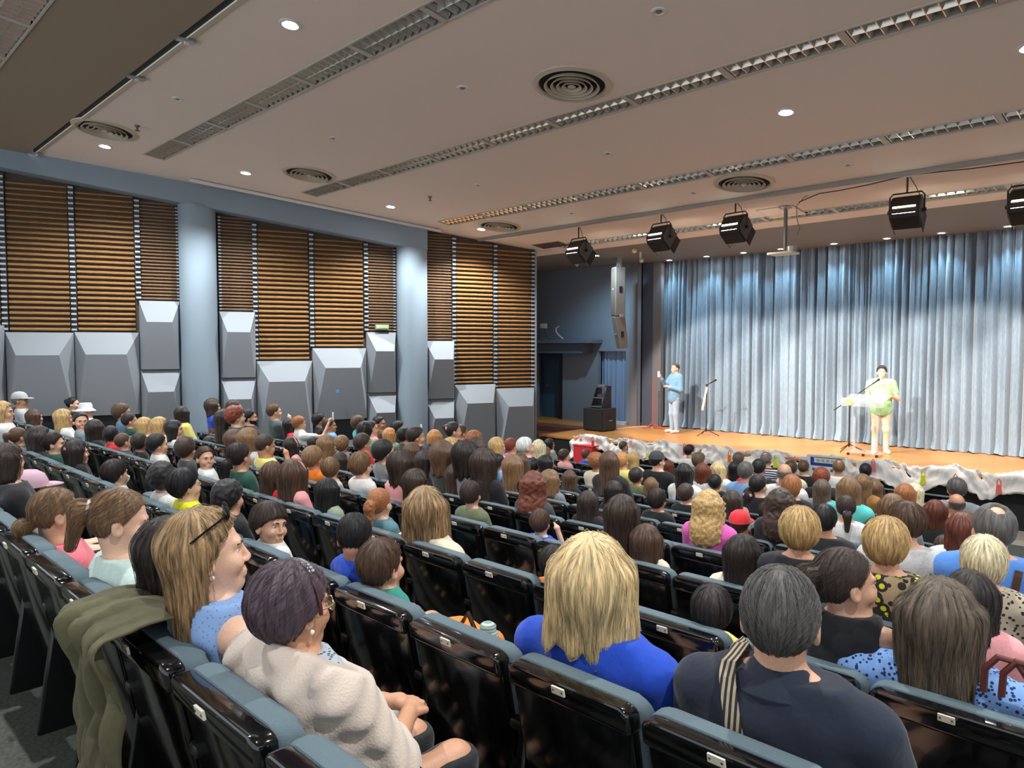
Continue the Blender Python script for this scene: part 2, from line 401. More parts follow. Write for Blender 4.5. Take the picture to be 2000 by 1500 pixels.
for (u, za, zb, p, where) in rails: tag(clip_rail(u, za, zb, p, 0.085 if p == PB else 0.05), 'upright rail with bright metal clips ' + where, 'wall rail', 'clip rails between slat panels')
# small green emergency lamp on the wall
P = onwall(745, 639, 0.02); r = empty('exit_lamp', tuple(P)); r.rotation_euler = (0, 0, math.atan2(dW[1], dW[0])); tag(r, 'small green emergency lamp below the narrow slats by second column', 'lamp')
MB().box(-.15, .15, -.09, 0.0, -.05, .05).build('lamp_body', mat('pale green plastic', rgb(150, 176, 140), .5), r, bevel=.012)
MB().box(-.13, .13, -.096, -.09, -.02, .03).build('lamp_cover', mat('green lamp cover', rgb(188, 214, 168), .3), r)
P = onwall(659, 764, WEDGE_D * .9); r = MB().box(-.035, .035, -.012, .0, -.03, .03).build('sticker', mat('blue sticker', rgb(70, 150, 215), .4)); r.location = tuple(P + NW * .0); r.rotation_euler = (0, 0, math.atan2(dW[1], dW[0])); tag(r, 'small blue sticker on the wide wedge panel', 'sticker')

# ---- right wall and the stage box
b = MB(); b.add([(5.5, 13.4, 0), (5.7, 13.4, 0), (9.2, 3.5, 0), (9.0, 3.5, 0), (5.5, 13.4, 7), (5.7, 13.4, 7), (9.2, 3.5, 7), (9.0, 3.5, 7)], [(0, 3, 2, 1), (4, 5, 6, 7), (0, 1, 5, 4), (1, 2, 6, 5), (2, 3, 7, 6), (3, 0, 4, 7)])
struct(b.build('wall_right', M_PANEL))
# stage platform, front edge runs slightly oblique
SF = [(-12.1, 13.42), (-10.7, 13.42), (-6.5, 13.95), (-2.2, 14.40), (2.0, 14.5), (7, 14.5)]
def stage_front(X):
    for (a, c), (d, e) in zip(SF[:-1], SF[1:]):
        if a <= X <= d: return c + (e - c) * (X - a) / (d - a)
    return SF[0][1] if X < SF[0][0] else SF[-1][1]
poly = SF + [(7, 19), (-15.6, 19), (-15.6, 15.6), (-12.1, 15.6)]
b = MB(); b.prism(poly, 2, 0.0, STAGE_Z - 0.045); struct(b.build('stage_base', M_STAGEBLK))
b = MB(); b.prism([(x, y - (0.03 if i < len(SF) else 0)) for i, (x, y) in enumerate(poly)], 2, STAGE_Z - 0.045, STAGE_Z); struct(b.build('floor_stage', M_PARQ))
# side wall at stage left with a door and a curtained opening
YS = 16.8
def X_at(x, y, Y=YS): return float(atY(x, y, Y)[0])
def Z_at(x, y, Y=YS): return float(atY(x, y, Y)[2])
dx0, dx1, dz1 = X_at(1048, 760), X_at(1096, 760), Z_at(1075, 686)
cx0, cx1, cz1 = X_at(1168, 760), X_at(1222, 760), Z_at(1195, 686)
xe = X_at(1246, 700); z_top = SOFFIT_Z
b = MB()
for (a, c, z0, z1) in ((-16.5, dx0, 0, z_top), (dx0, dx1, dz1, z_top), (dx1, cx0, 0, z_top), (cx0, cx1, cz1, z_top), (cx1, xe, 0, z_top)): b.box(a, c, YS, YS + 0.14, z0, z1)
struct(b.build('wall_stage_side', M_SIDEWALL))
b = MB(); b.box(xe - .26, xe, YS - .05, YS + .0, STAGE_Z, z_top); struct(b.build('trim_pier_light', M_PIER))
b = MB(); b.box(xe, X_at(1276, 700, 17.0), 17.0, 17.1, STAGE_Z, z_top); struct(b.build('wall_pier_shadow', M_PIERDK))  # dark band: the hanging loudspeaker's shadow is put into the pier colour
b = MB(); b.box(X_at(1276, 700, 17.0), X_at(1292, 700, 17.0), 16.96, 17.1, STAGE_Z, z_top); struct(b.build('trim_pier_edge', M_PIER))
b = MB(); b.box(-17.5, 9, 19, 19.15, 0, 7); struct(b.build('wall_back', M_SIDEWALL))
b = MB(); b.box(-16.5, -16.35, 12, 19, 0, 7); struct(b.build('wall_stage_end', M_SIDEWALL))
# inner blue door leaf seen through the opening
b = MB(); b.box(dx0 - .02, dx1 - .16, YS + .30, YS + .35, STAGE_Z, dz1); dleaf = struct(b.build('door_1', mat('blue door paint', rgb(58, 84, 108), .5)))
MB().lathe([(0, -.03), (.03, -.02), (.03, .02), (0, .03)], 10, (dx0 + .22, YS + .28, STAGE_Z + 1.0)).build('door_handle', M_STEEL, dleaf)
b = MB(); b.box(dx1 - .06, dx1 + .05, YS - .02, YS + .2, STAGE_Z, dz1 + .02); struct(b.build('trim_door_frame', M_BLACK))
# canopy above the door
zc0, zc1 = Z_at(1080, 690, 16.4), Z_at(1080, 664, 16.4)
xa, xb = X_at(1040, 665, 16.3), X_at(1156, 665, 16.3)
can = empty('door_canopy', (0, 0, 0)); tag(can, 'slate canopy shelf over the dark door beside the stage', 'shelf')
MB().box(xa - .4, xb, 16.15, YS, zc1 - .10, zc1).build('shelf_top', mat('shelf slate', rgb(92, 96, 112), .6), can)
MB().box(xa - .4, xb - .35, 16.3, YS, zc0, zc1 - .10).build('fascia', M_PIERDK, can)
# wooden steps up to the stage, left of it
zs = [STAGE_Z * q / 5 for q in range(1, 6)]
st = empty('stage_steps', (0, 0, 0)); tag(st, 'dark red-brown wooden steps left of the stage corner', 'steps')
for q, z in enumerate(zs): MB().box(-14.6, -12.15, 13.5 + .42 * q, 15.62, z - STAGE_Z / 5, z - .035).build('riser', mat('mahogany riser', rgb(96, 44, 30), .45), st); MB().box(-14.6, -12.13, 13.47 + .42 * q, 15.62, z - .035, z).build('tread', mat('mahogany tread', rgb(130, 66, 44), .4), st)

# ---- curtains
def curtain(name, x0, x1, Y, z0, z1, n, amp, seed, m, parent=None, flare=0.0):
    rng = np.random.default_rng(seed); xs = np.linspace(x0, x1, n); nz = 22; zz = np.linspace(0, 1, nz)
    L = x1 - x0; ph = np.zeros(n); t = (xs - x0)
    # uneven pleats: integrate a wobbling frequency
    fr = 2 * math.pi * (5.4 + 2.6 * np.interp(t, np.linspace(0, L, max(4, int(L * 1.5))), rng.uniform(-1, 1, max(4, int(L * 1.5)))))
    ph = np.cumsum(fr) * (L / n)
    am = np.interp(t, np.linspace(0, L, max(4, int(L * 2.2))), rng.uniform(0.25, 1.3, max(4, int(L * 2.2))))
    ph2 = np.cumsum(2 * math.pi * (11.0 + 4.0 * np.interp(t, np.linspace(0, L, max(4, int(L * 2))), rng.uniform(-1, 1, max(4, int(L * 2)))))) * (L / n)
    V = []
    drift = np.interp(t, np.linspace(0, L, max(4, int(L))), rng.uniform(-1, 1, max(4, int(L))))
    for s in zz:
        env = 0.55 + 0.55 * (1 - s) ** 0.8
        w_ = np.sin(ph + drift * (1 - s) * 1.3); w_ = 1 - 2 * np.abs(.5 - .5 * w_) ** 1.7
        y = Y + amp * env * am * w_ + amp * .30 * np.sin(ph2 + 1.5 * s) - flare * max(0, (0.05 - s) / .05) * (0.5 + .5 * np.sin(ph * .5))
        x = xs + amp * .35 * np.cos(ph + drift) * env
        z = z0 + (z1 - z0) * s + (0.03 * np.maximum(0, np.sin(ph * .5)) if s == 0 else 0)
        V.append(np.stack([x, y, np.full(n, 0.0) + z], 1))
    V = np.concatenate(V); q = np.arange(nz - 1)[:, None] * n + np.arange(n - 1)[None, :]
    Q = np.stack([q, q + 1, q + n + 1, q + n], -1).reshape(-1, 4)
    me = fast_mesh(name, V, Q); return link(name, me, m, parent)
M_CURT = mat('dusty blue velvet', rgb(120, 138, 154), 0.85, bump=0.12, scale=9, stretch=(14, 14, 1), var=0.22, sheen=0.4)
bc = curtain('stage_curtain', X_at(1283, 700, 17.25), 6.8, 17.3, STAGE_Z + .01, SOFFIT_Z + .02, 3400, 0.135, 5, M_CURT, flare=.12)
tag(bc, 'tall dusty blue pleated curtain along the back of the stage', 'curtain')
sc_ = curtain('side_curtain', cx0 - .05, cx1 - .18, YS + .22, STAGE_Z, cz1 + .1, 160, 0.05, 8, mat('pale blue cloth', rgb(132, 152, 184), .8))
tag(sc_, 'narrow pale blue curtain in the opening beside the stage', 'curtain')
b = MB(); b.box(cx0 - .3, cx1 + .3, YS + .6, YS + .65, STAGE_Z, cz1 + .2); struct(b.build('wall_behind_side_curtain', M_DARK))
# ================================================================ CEILING FIXTURES
CROT = (-math.atan(CEIL_S), 0, 0)
ORD = ['zeroth', 'first', 'second', 'third', 'fourth', 'fifth', 'sixth', 'seventh', 'eighth', 'ninth', 'tenth', 'eleventh', 'twelfth', 'thirteenth', 'fourteenth', 'fifteenth', 'sixteenth', 'seventeenth', 'eighteenth', 'nineteenth', 'twentieth', 'twenty-first', 'twenty-second', 'twenty-third', 'twenty-fourth', 'twenty-fifth', 'twenty-sixth', 'twenty-seventh', 'twenty-eighth', 'twenty-ninth', 'thirtieth']
def inframe(P, mx=120):
    x, y, t = proj(P); return t > 0.2 and -mx < x < 2000 + mx and -mx < y < 1500 + mx
def spot(loc, target, watts, size, blend, col, r=0.05, parent=None):
    l = bpy.data.lights.new('spot', 'SPOT'); l.energy = watts; l.spot_size = math.radians(size); l.spot_blend = blend; l.color = col; l.shadow_soft_size = r
    o = bpy.data.objects.new('light', l); COL.objects.link(o); d = Vector(target) - Vector(loc); o.rotation_euler = d.to_track_quat('-Z', 'Y').to_euler(); o.location = loc
    return o

def louvre_unit():
    root = empty('louvre_light')
    L = UNIT; hw = SW / 2; NC = 9
    h = MB(); h.add([(-L / 2, -hw, 0), (L / 2, -hw, 0), (L / 2, hw, 0), (-L / 2, hw, 0), (-L / 2, -hw, .10), (L / 2, -hw, .10), (L / 2, hw, .10), (-L / 2, hw, .10)],
                    [(0, 4, 5, 1), (1, 5, 6, 2), (2, 6, 7, 3), (3, 7, 4, 0), (4, 7, 6, 5)])
    h.build('housing', M_HOUS, root)
    f = MB(); e = .022
    for (a, c, d, g) in ((-L / 2, L / 2, -hw - .012, -hw + e * .5), (-L / 2, L / 2, hw - e * .5, hw + .012), (-L / 2, -L / 2 + .035, -hw, hw), (L / 2 - .035, L / 2, -hw, hw)): f.box(a, c, d, g, -.012, .004)
    f.build('frame', M_FRAME, root)
    for y in (-.065, .065): MB().tube([(-L / 2 + .06, y, .075), (L / 2 - .06, y, .075)], .013, 8).build('lamp_tube', M_WHITE, root, smooth=True)
    MB().prism([(-.004, 0), (.004, 0), (.030, .060), (-.030, .060)], 0, -L / 2 + .05, L / 2 - .05).build('centre_blade', M_ALU, root)
    me = MB().prism([(-.004, .0), (.004, .0), (.034, .055), (-.034, .055)], 1, -hw + .02, hw - .02).mesh('cross_blade')
    for i in range(0, NC + 1):
        link('cross_blade', me, M_ALU, root, loc=(-L / 2 + .05 + (L - .1) * i / NC, 0, .0))
    return root
proto_l = louvre_unit(); first = True
for si, (y, x0, n) in enumerate(STRIPS):
    for i in range(n):
        X = x0 + UNIT * (i + .5); P = (X, y, ceil_z(y) - (0.02 if si == 0 else 0))
        if not inframe(P, 160): continue
        o = proto_l if first else copy_tree(proto_l); first = False
        o.location = P; o.rotation_euler = CROT
        tag(o, f'louvred ceiling light, {ORD[i + 1]} from the left wall, in {ORD[5 - si]} strip back from stage', 'ceiling light', 'louvred ceiling light strips')

def diffuser():
    root = empty('air_diffuser')
    MB().lathe([(.47, 0.0), (.465, -.014), (.405, -.030), (.390, -.004)], 48).build('flange', M_VENT, root, smooth=True)
    MB().lathe([(0.0, -.004), (.392, -.004)], 40).build('backing', M_DARK, root)
    for r in (.33, .255, .185, .12):
        MB().lathe([(r, -.042), (r - .008, -.046), (r - .034, -.010), (r - .026, -.006)], 40).build('ring', M_VENT, root, smooth=True)
    MB().lathe([(.0, -.045), (.03, -.045), (.05, -.030), (.03, -.006)], 20).build('hub', M_VENT, root, smooth=True)
    return root
pd = diffuser(); first = True
for (x, y, lab) in ((1117, 165, 'large round ceiling diffuser nearest the middle, above second light strip'), (205, 253, 'round ceiling diffuser by the left wall near the dark slot'), (604, 340, 'round ceiling diffuser at the left end of second strip'),
                    (1453, 357, 'round ceiling diffuser close to the lighting rail, warm lit'), (975, 441, 'round ceiling diffuser nearest the stage end of the left wall')):
    o = pd if first else copy_tree(pd); first = False; P = onceil(x, y); o.location = tuple(P); o.rotation_euler = CROT; tag(o, lab, 'air diffuser', 'round air diffusers in the ceiling')

def downlight(r=.085):
    root = empty('downlight')
    MB().lathe([(r + .03, 0), (r + .028, -.012), (r, -.016), (r - .012, .01)], 28).build('trim_ring', M_WHITE, root, smooth=True)
    MB().lathe([(0, -.004), (r * .62, -.004), (r - .012, .004)], 24).build('lens', M_LAMP, root, smooth=True)
    return root
pdl = downlight(); first = True
HALL = [(567, 47, 'lit downlight nearest the camera, top left of centre'), (205, 285, 'lit downlight beside the diffuser by the left wall'), (480, 337, 'lit downlight above the beam, left of second diffuser'),
        (763, 403, 'lit downlight above the second column'), (940, 447, 'lit downlight close to the stage end of the left wall'), (1535, 218, 'lit downlight right of centre between two light strips'), (2012, 92, 'lit downlight at the right picture edge')]
for (x, y, lab) in HALL:
    o = pdl if first else copy_tree(pdl); first = False; P = onceil(x, y); o.location = tuple(P); o.rotation_euler = CROT; tag(o, lab, 'downlight', 'lit hall downlights')
    spot(tuple(P - np.array([0, 0, .03])), tuple(P - np.array([0, 0, 3])), HALL_W, 130, 0.6, (0.92, 0.97, 1.0), .05)
# added hall downlights outside the picture, put in for more light
for (X, Y, wh) in ((3.0, 8.6, 'far right of the hall'), (-1.6, 3.95, 'above the seats right of the camera'), (3.2, 3.95, 'beside the right wall'), (-10.0, 1.2, 'under the rear ceiling by the left wall'), (-4.4, .8, 'under the rear ceiling left of the camera'), (1.2, .8, 'under the rear ceiling right of the camera')):
    o = copy_tree(pdl); P = np.array([X, Y, ceil_z(Y) - (.02 if Y < 3.3 else 0)]); o.location = tuple(P); o.rotation_euler = CROT
    tag(o, 'added lit downlight out of view ' + wh, 'downlight', 'hall downlights out of view')
    spot(tuple(P - np.array([0, 0, .03])), tuple(P - np.array([0, 0, 3])), HALL_W, 130, 0.6, (0.94, 0.97, 1.0), .05)
SOFL = [(1165, 499), (1310, 508), (1378, 500), (1452, 493), (1535, 488), (1638, 478), (1738, 467), (1845, 457), (1970, 442)]
slab = ['lit stage downlight above the blue side wall'] + [f'lit stage downlight at the curtain top, {w_} from the left' for w_ in ('first', 'second', 'third', 'fourth', 'fifth', 'sixth', 'seventh', 'eighth')]
for i, (x, y) in enumerate(SOFL):
    o = copy_tree(pdl); P = atZ(x, y, SOFFIT_Z); 
    if i: P[1] = 16.86
    o.location = tuple(P); o.rotation_euler = (0, 0, 0); o.scale = (.8, .8, .8); tag(o, slab[i], 'downlight', 'stage downlights in the soffit')
    spot(tuple(P - np.array([0, 0, .03])), tuple(P + np.array([0, .12 if i else 1.2, -3])), STAGE_DOWN_W if i else STAGE_DOWN_W * 3.5, 95 if i else 130, 0.8, (0.48, 0.80, 1.0), .05)
for X, wh in ((-1.8, 'first'), (-.7, 'second'), (.5, 'third')):
    o = copy_tree(pdl); o.location = (X, 16.86, SOFFIT_Z); o.rotation_euler = (0, 0, 0); o.scale = (.8,) * 3; tag(o, f'lit stage downlight, {wh} one beyond the right picture edge', 'downlight', 'stage downlights out of view')
    spot((X, 16.86, SOFFIT_Z - .03), (X, 16.98, SOFFIT_Z - 3), STAGE_DOWN_W, 95, 0.8, (0.48, 0.80, 1.0), .05)

def small_spot():
    root = empty('ceiling_spot')
    MB().lathe([(.075, 0), (.072, -.01), (.05, -.014), (.042, .012)], 24).build('ring', M_WHITE, root, smooth=True)
    MB().lathe([(0, -.012), (.02, -.012), (.03, .0), (.042, .01)], 16).build('bulb', mat('unlit bulb', rgb(120, 112, 104), .3), root, smooth=True)
    return root
ps = small_spot(); first = True
for (x, y, lab) in ((1287, 22, 'nearest unlit ceiling spot at the top, right of the first strip'), (904, 172, 'unlit ceiling spot left of the large middle diffuser'), (347, 193, 'unlit ceiling spot near the dark slot'), (651, 270, 'unlit ceiling spot above the second diffuser'),
                    (1187, 300, 'unlit ceiling spot between second and third strips, right of centre'), (1656, 322, 'white unlit ceiling spot above the lighting rail'), (934, 361, 'unlit ceiling spot above the third strip, left half'), (1117, 416, 'unlit ceiling spot just above the lighting rail, left half'), (1354, 376, 'unlit ceiling spot left of the warm lit diffuser')):
    o = ps if first else copy_tree(ps); first = False; o.location = tuple(onceil(x, y)); o.rotation_euler = CROT; tag(o, lab, 'ceiling spot', 'unlit small ceiling spots')
for (x, y, lab) in ((840, 384, 'tiny brass sprinkler head above the second column'), (268, 245, 'tiny brass sprinkler head beside the left diffuser')):
    r = empty('sprinkler', tuple(onceil(x, y))); tag(r, lab, 'sprinkler', 'sprinkler heads'); bm_ = mat('brass', rgb(120, 100, 66), .4, .6)
    MB().lathe([(0, 0), (.04, 0), (.035, -.02), (.015, -.03), (.015, -.07), (0, -.07)], 12).build('body', bm_, r); MB().lathe([(0, -.085), (.04, -.08), (.04, -.075), (0, -.07)], 12).build('deflector', bm_, r)
for (x, y, lab) in ((357, 70, 'small metal bracket on the dark ceiling slot, nearest'), (262, 145, 'small metal bracket on the dark ceiling slot, middle'), (68, 295, 'small metal bracket on the dark ceiling slot by the wall')):
    P = onceil(x, y); r = empty('slot_bracket', (P[0], 3.33, ceil_z(3.33) - .02)); tag(r, lab, 'bracket', 'brackets of the ceiling slot')
    MB().box(-.05, .05, -.10, .10, -.03, -.012).build('plate', M_STEEL, r); MB().box(-.015, .015, -.02, .02, -.06, -.03).build('pin', M_WHITE, r)
# grille, panel and white bar on the ceiling near the rail
def ceil_rect(name, x, y, w_, d_, th, m, lab, cat):
    P = onceil(x, y); r = empty(name, tuple(P), CROT); tag(r, lab, cat); return r
r = ceil_rect('ceiling_grille', 1076, 478, 0, 0, 0, None, 'dark rectangular ceiling grille left of the first stage flood', 'grille')
MB().box(-.42, .42, -.22, .22, -.008, .0).build('frame', M_VENT, r); 
for i in range(12): MB().box(-.40, .40, -.20 + i * .034, -.20 + i * .034 + .018, -.02, -.009).build('louvre', mat('grille dark', rgb(96, 84, 76), .6), r)
r = ceil_rect('access_panel', 1527, 414, 0, 0, 0, None, 'square beige access panel in the ceiling beside the projector pole', 'panel')
MB().box(-.32, .32, -.30, .30, -.012, 0).build('lid', M_CEIL, r); MB().box(-.34, .34, -.32, .32, -.004, 0).build('rim', mat('panel rim', rgb(140, 122, 104), .6), r)
P0, P1 = onceil(948, 466), onceil(1013, 457); b = MB(); b.tube([P0 - np.array([0, 0, .03]), P1 - np.array([0, 0, .03])], .035, 8); tag(b.build('batten_light', M_WHITE, smooth=True), 'short white batten light at the left end of the lighting rail', 'batten light')

# ---- stage flood lights hanging from the rail
def flood(px, py, aim, lab, lit, dz=0.0):
    Yf = 11.72; P = atY(px, py, Yf); zr = ceil_z(11.6) - .055
    d = np.array(aim) - P; yaw = math.atan2(d[1], d[0]) - math.pi / 2; pit = math.atan2(-d[2], math.hypot(d[0], d[1]))
    root = empty('stage_flood', tuple(P)); root.rotation_euler = (0, 0, yaw); tag(root, lab, 'stage light', 'stage floods on the rail')
    rot = (-pit, 0, 0)
    def pb(name, mb, m, **k): o = mb.build(name, m, root, **k); o.rotation_euler = rot; return o
    pb('housing', MB().prism([(-.17, -.13), (-.17, .13), (-.08, .20), (.17, .20), (.17, -.20), (-.08, -.20)], 0, -.19, .19), M_BLKMET, bevel=.012)
    for sx in (-1, 1): pb('side_plate', MB().prism([(-.15, -.11), (-.15, .11), (-.07, .17), (.15, .17), (.15, -.17), (-.07, -.17)], 0, sx * .19, sx * .205), mat('flood side', rgb(88, 86, 82), .4, .4))
    pb('lens', MB().box(-.165, .165, .168, .178, -.175, .175), M_LAMPW)
    for q in range(4): pb('cooling_fin', MB().box(-.192, .192, -.10 + q * .05, -.085 + q * .05, .19, .215), M_BLKMET)
    for z in (-.145, -.07): pb('vent_slit', MB().box(-.15, .15, -.176 + (.04 if z < -.1 else 0), -.172 + (.04 if z < -.1 else 0), z - .014, z + .014), M_LAMPW)
    for sx in (-1, 1): pb('barn_door', MB().box(sx * .19 - .006, sx * .19 + .006, .17, .30, -.16, .16), M_BLKMET)
    top = zr - P[2]
    yk = MB().tube([(-.23, 0, -.02), (-.23, 0, .22), (-.19, 0, .27), (.19, 0, .27), (.23, 0, .22), (.23, 0, -.02)], .012, 8); yk.build('yoke', M_BLKMET, root, smooth=True)
    off = np.array([0, 11.6 - Yf, 0]); MB().tube([(0, 0, .27), (0, 0, max(.32, top))], .014, 8).build('hanger', M_BLKMET, root, smooth=True)
    for sx in (-1, 1): MB().tube([(sx * .205, 0, 0), (sx * .255, 0, 0)], .028, 10).build('knob', M_BLACK, root, smooth=True)
    MB().tube([(.03, 0, max(.3, top)), (.12, -.02, .34), (.2, -.05, .15), (.1, -.17, .05)], .006, 6).build('cable', M_BLACK, root, smooth=True)
    if lit:
        L = spot(tuple(P + d / np.linalg.norm(d) * .24), tuple(aim), FLOOD_W, 54, 0.3, (1.0, 0.91, 0.80), .08)
flood(1130, 491, (-9.0, 16.8, STAGE_Z + .55), 'stage flood nearest the left wall, hanging from a wire yoke', True)
flood(1291, 464, (-7.0, 16.8, STAGE_Z + .55), 'second stage flood from the left wall', True)
flood(1436, 446, (-5.6, 16.8, STAGE_Z + .55), 'third stage flood, left of the projector pole', True)
flood(1771, 413, (-3.6, 16.8, STAGE_Z + .55), 'large stage flood hanging near the right side', True)
flood(2008, 400, (-1.6, 16.8, STAGE_Z + .55), 'stage flood cut by the right picture edge', True)
# drooping cable along the rail
zr = ceil_z(11.6) - .06
pts = [atY(x, y, 11.66) for (x, y) in ((1560, 395), (1600, 378), (1640, 372), (1700, 360), (1775, 342), (1840, 335), (1900, 329), (1990, 317), (2060, 308))]
tag(MB().tube(pts, .008, 6).build('cable', M_BLACK, smooth=True), 'black cable drooping under the lighting rail on the right', 'cable')
pts = [atY(x, y, 12.0) for (x, y) in ((1592, 374), (1570, 386), (1556, 402), (1556, 425), (1562, 448), (1556, 460))]
tag(MB().tube(pts, .007, 6).build('cable', mat('grey cable', rgb(130, 110, 96), .6), smooth=True), 'thin grey cable hanging beside the projector pole', 'cable')
# projector pole
Pp = onceil(1535, 404); Pp = np.array([Pp[0], Pp[1], ceil_z(Pp[1])]); r = empty('projector_mount', tuple(Pp)); tag(r, 'grey ceiling pole carrying a flat white projector tray', 'projector mount')
MB().lathe([(0, 0), (.11, 0), (.10, -.03), (.03, -.05)], 20).build('ceiling_plate', M_STEEL, r, smooth=True)
MB().tube([(0, 0, -.03), (0, 0, -.78)], .032, 12).build('pole', mat('pole grey', rgb(108, 106, 104), .4, .4), r, smooth=True)
MB().box(-.26, .20, -.16, .16, -.83, -.79).build('tray', M_WHITE, r, bevel=.015)
MB().lathe([(0, .0), (.09, .0), (.09, .09), (0, .09)], 20, (.12, 0, -.79)).build('lens_barrel', M_STEEL, r, smooth=True)
# small fittings on the soffit: warm lamp, camera stub, white lamp
for (x, y, nme, lab, c) in ((1239, 489, 'warm_bulb', 'small warm globe bulb under the soffit by the loudspeaker', rgb(240, 205, 150)), (1253, 508, 'white_bulb', 'small white globe bulb under the soffit by the pier', rgb(220, 220, 220))):
    P = atZ(x, y, SOFFIT_Z - .06); P = np.array([P[0], P[1], SOFFIT_Z]); r = empty(nme, tuple(P)); tag(r, lab, 'bulb'); MB().ball((0, 0, -.07), .06).build('globe', mat(nme, c, .3), r, smooth=True); MB().lathe([(0, 0), (.03, 0), (.03, -.03), (0, -.03)], 12).build('socket', M_STEEL, r)
P = atZ(1251, 492, SOFFIT_Z); r = empty('ceiling_sensor', (P[0], P[1], SOFFIT_Z)); tag(r, 'small white cylindrical sensor hanging under the soffit', 'sensor'); MB().tube([(0, 0, 0), (0, 0, -.14)], .025, 10).build('stem', M_WHITE, r); MB().tube([(0, 0, -.14), (.0, .0, -.19)], .032, 10).build('head', M_STEEL, r)
# ================================================================ SEATS
M_SHELL = mat('gloss black shell', rgb(9, 9, 10), 0.16, spec=0.55, coat=0.3)
M_RAILB = mat('gloss black top rail', rgb(12, 12, 13), 0.12, spec=0.6, coat=0.5)
M_TEAL = mat('teal upholstery', rgb(90, 106, 112), 0.9, bump=0.15, scale=220, var=0.08)
M_PLATE = mat('cream number plate', rgb(214, 208, 186), 0.4)
M_RIVET = mat('plate rivet', rgb(60, 56, 50), 0.4)
def rrect(w_, z0, z1, r, n=5, rb=None):
    rb = r if rb is None else rb; pts = []
    for (cx, cz, a0, rr) in ((w_ / 2 - r, z1 - r, 0, r), (-w_ / 2 + r, z1 - r, 90, r), (-w_ / 2 + rb, z0 + rb, 180, rb), (w_ / 2 - rb, z0 + rb, 270, rb)):
        for i in range(n + 1): a = math.radians(a0 + 90 * i / n); pts.append((cx + rr * math.cos(a), cz + rr * math.sin(a)))
    return pts
def lean(m, k=0.20, bow=0.0):
    m.v = [(x, y - (z - 0.85) * k + bow * x * x, z) for (x, y, z) in m.v]; return m
SEAT_MESH = {}
def seat_meshes():
    S = SEAT_MESH
    S['shell'] = lean(MB().prism(rrect(.475, .20, .80, .03, 3, .06), 1, 0.0, .04), bow=.25).mesh('back_shell', True, .01, 2)
    S['rail'] = lean(MB().prism(rrect(.49, .765, .85, .035, 4, .02), 1, -.022, .045), bow=.25).mesh('top_rail', True, .016, 3)
    S['cush'] = lean(MB().prism(rrect(.518, .36, .855, .06, 5, .05), 1, .030, .108), bow=.22).mesh('back_cushion', True, .024, 3)
    S['plate'] = lean(MB().box(-.024, .024, -.0275, -.020, .822, .846)).mesh('number_plate')
    S['rivet'] = lean(MB().lathe([(0, 0), (.0035, 0)], 6, (0, 0, 0)))
    rv = MB()
    S['rivet'] = MB().box(-.0028, .0028, -.0010, .0, -.0028, .0028).mesh('rivet')
    S['pan'] = MB().prism(rrect(.47, .34, .45, .05, 4), 1, .16, .60).mesh('seat_cushion', True, .02, 2)
    S['panup'] = MB().box(-.235, .235, .26, .36, .36, .78).mesh('seat_cushion', True, .03, 2)
    S['arm'] = MB().box(-.0275, .0275, .06, .44, .58, .62).mesh('armrest', True, .012, 2)
    S['side'] = MB().prism([(.02, .05), (.30, .05), (.38, .58), (.10, .58)], 0, -.02, .02).mesh('side_frame', True, .008, 1)
    S['foot'] = MB().lathe([(0, .0), (.14, .0), (.145, .015), (.10, .04), (.03, .055), (.028, .3)], 20).mesh('pedestal', True)
seat_meshes()
SEATPITCH = 0.525
ROWOFF = [0.39, 0.19, 0.484, 0.18, 0.116, 0.445, 0.345, .1, .3, .2, .4, .05, .25, .3]
SEAT_LIM = [(-9.0, 1.0)] * NROW
def wall_x(Y): return -11.9 - 0.354 / 0.935 * (13 - Y)
SEATS = []   # filled below: (k, X)
OCC = []     # (k, X, short name) filled by the people table before seats are built
def build_seats():
    prev = {}
    for k in range(NROW - 1):
        Yk = ROWY[k]; zf = ROWF[k]
        lo = wall_x(Yk) + (1.15 if k < 9 else 4.2)
        i0 = math.ceil((lo - ROWOFF[k]) / SEATPITCH); n_in = 0
        for i in range(i0, i0 + 60):
            X = ROWOFF[k] + SEATPITCH * i
            if X > 1.5: break
            P = np.array([X, Yk, zf + .85]); x, y, t = proj(P)
            if t < 0.35 or x < -170 or x > 2130 or y > 1500 + 420 / max(t, .4): continue
            if t < 0.9 or (k >= 6 and x > 1890) or (k == 0 and X > -1.1): continue
            n_in += 1; SEATS.append((k, X, n_in))
            occ = min([abs(o[1] - X) for o in OCC if o[0] == k] + [9]) < .30 or (k == 0 and X > -1.3)
            near = k <= 3
            r = empty('auditorium_seat', (X, Yk, zf)); S = SEAT_MESH
            link('back_shell', S['shell'], M_SHELL, r); link('top_rail', S['rail'], M_RAILB, r); link('back_cushion', S['cush'], M_TEAL, r)
            if k <= 7:
                p = link('number_plate', S['plate'], M_PLATE, r)
                if near:
                    for sx in (-1, 1): link('rivet', S['rivet'], M_RIVET, p, loc=(sx * .017, -.0275 + (.834 - .85) * -.2, .834))
            link('seat_cushion', S['pan'] if occ else S['panup'], M_TEAL, r)
            if k <= 5: link('armrest', S['arm'], M_BLACK, r, loc=(SEATPITCH / 2, 0, 0)); link('side_frame', S['side'], M_BLACK, r, loc=(SEATPITCH / 2, 0, 0))
            if k <= 3: link('pedestal', S['foot'], M_BLACK, r, loc=(0, .26, 0))
            SEAT_LABEL(r, k, X, n_in, occ)
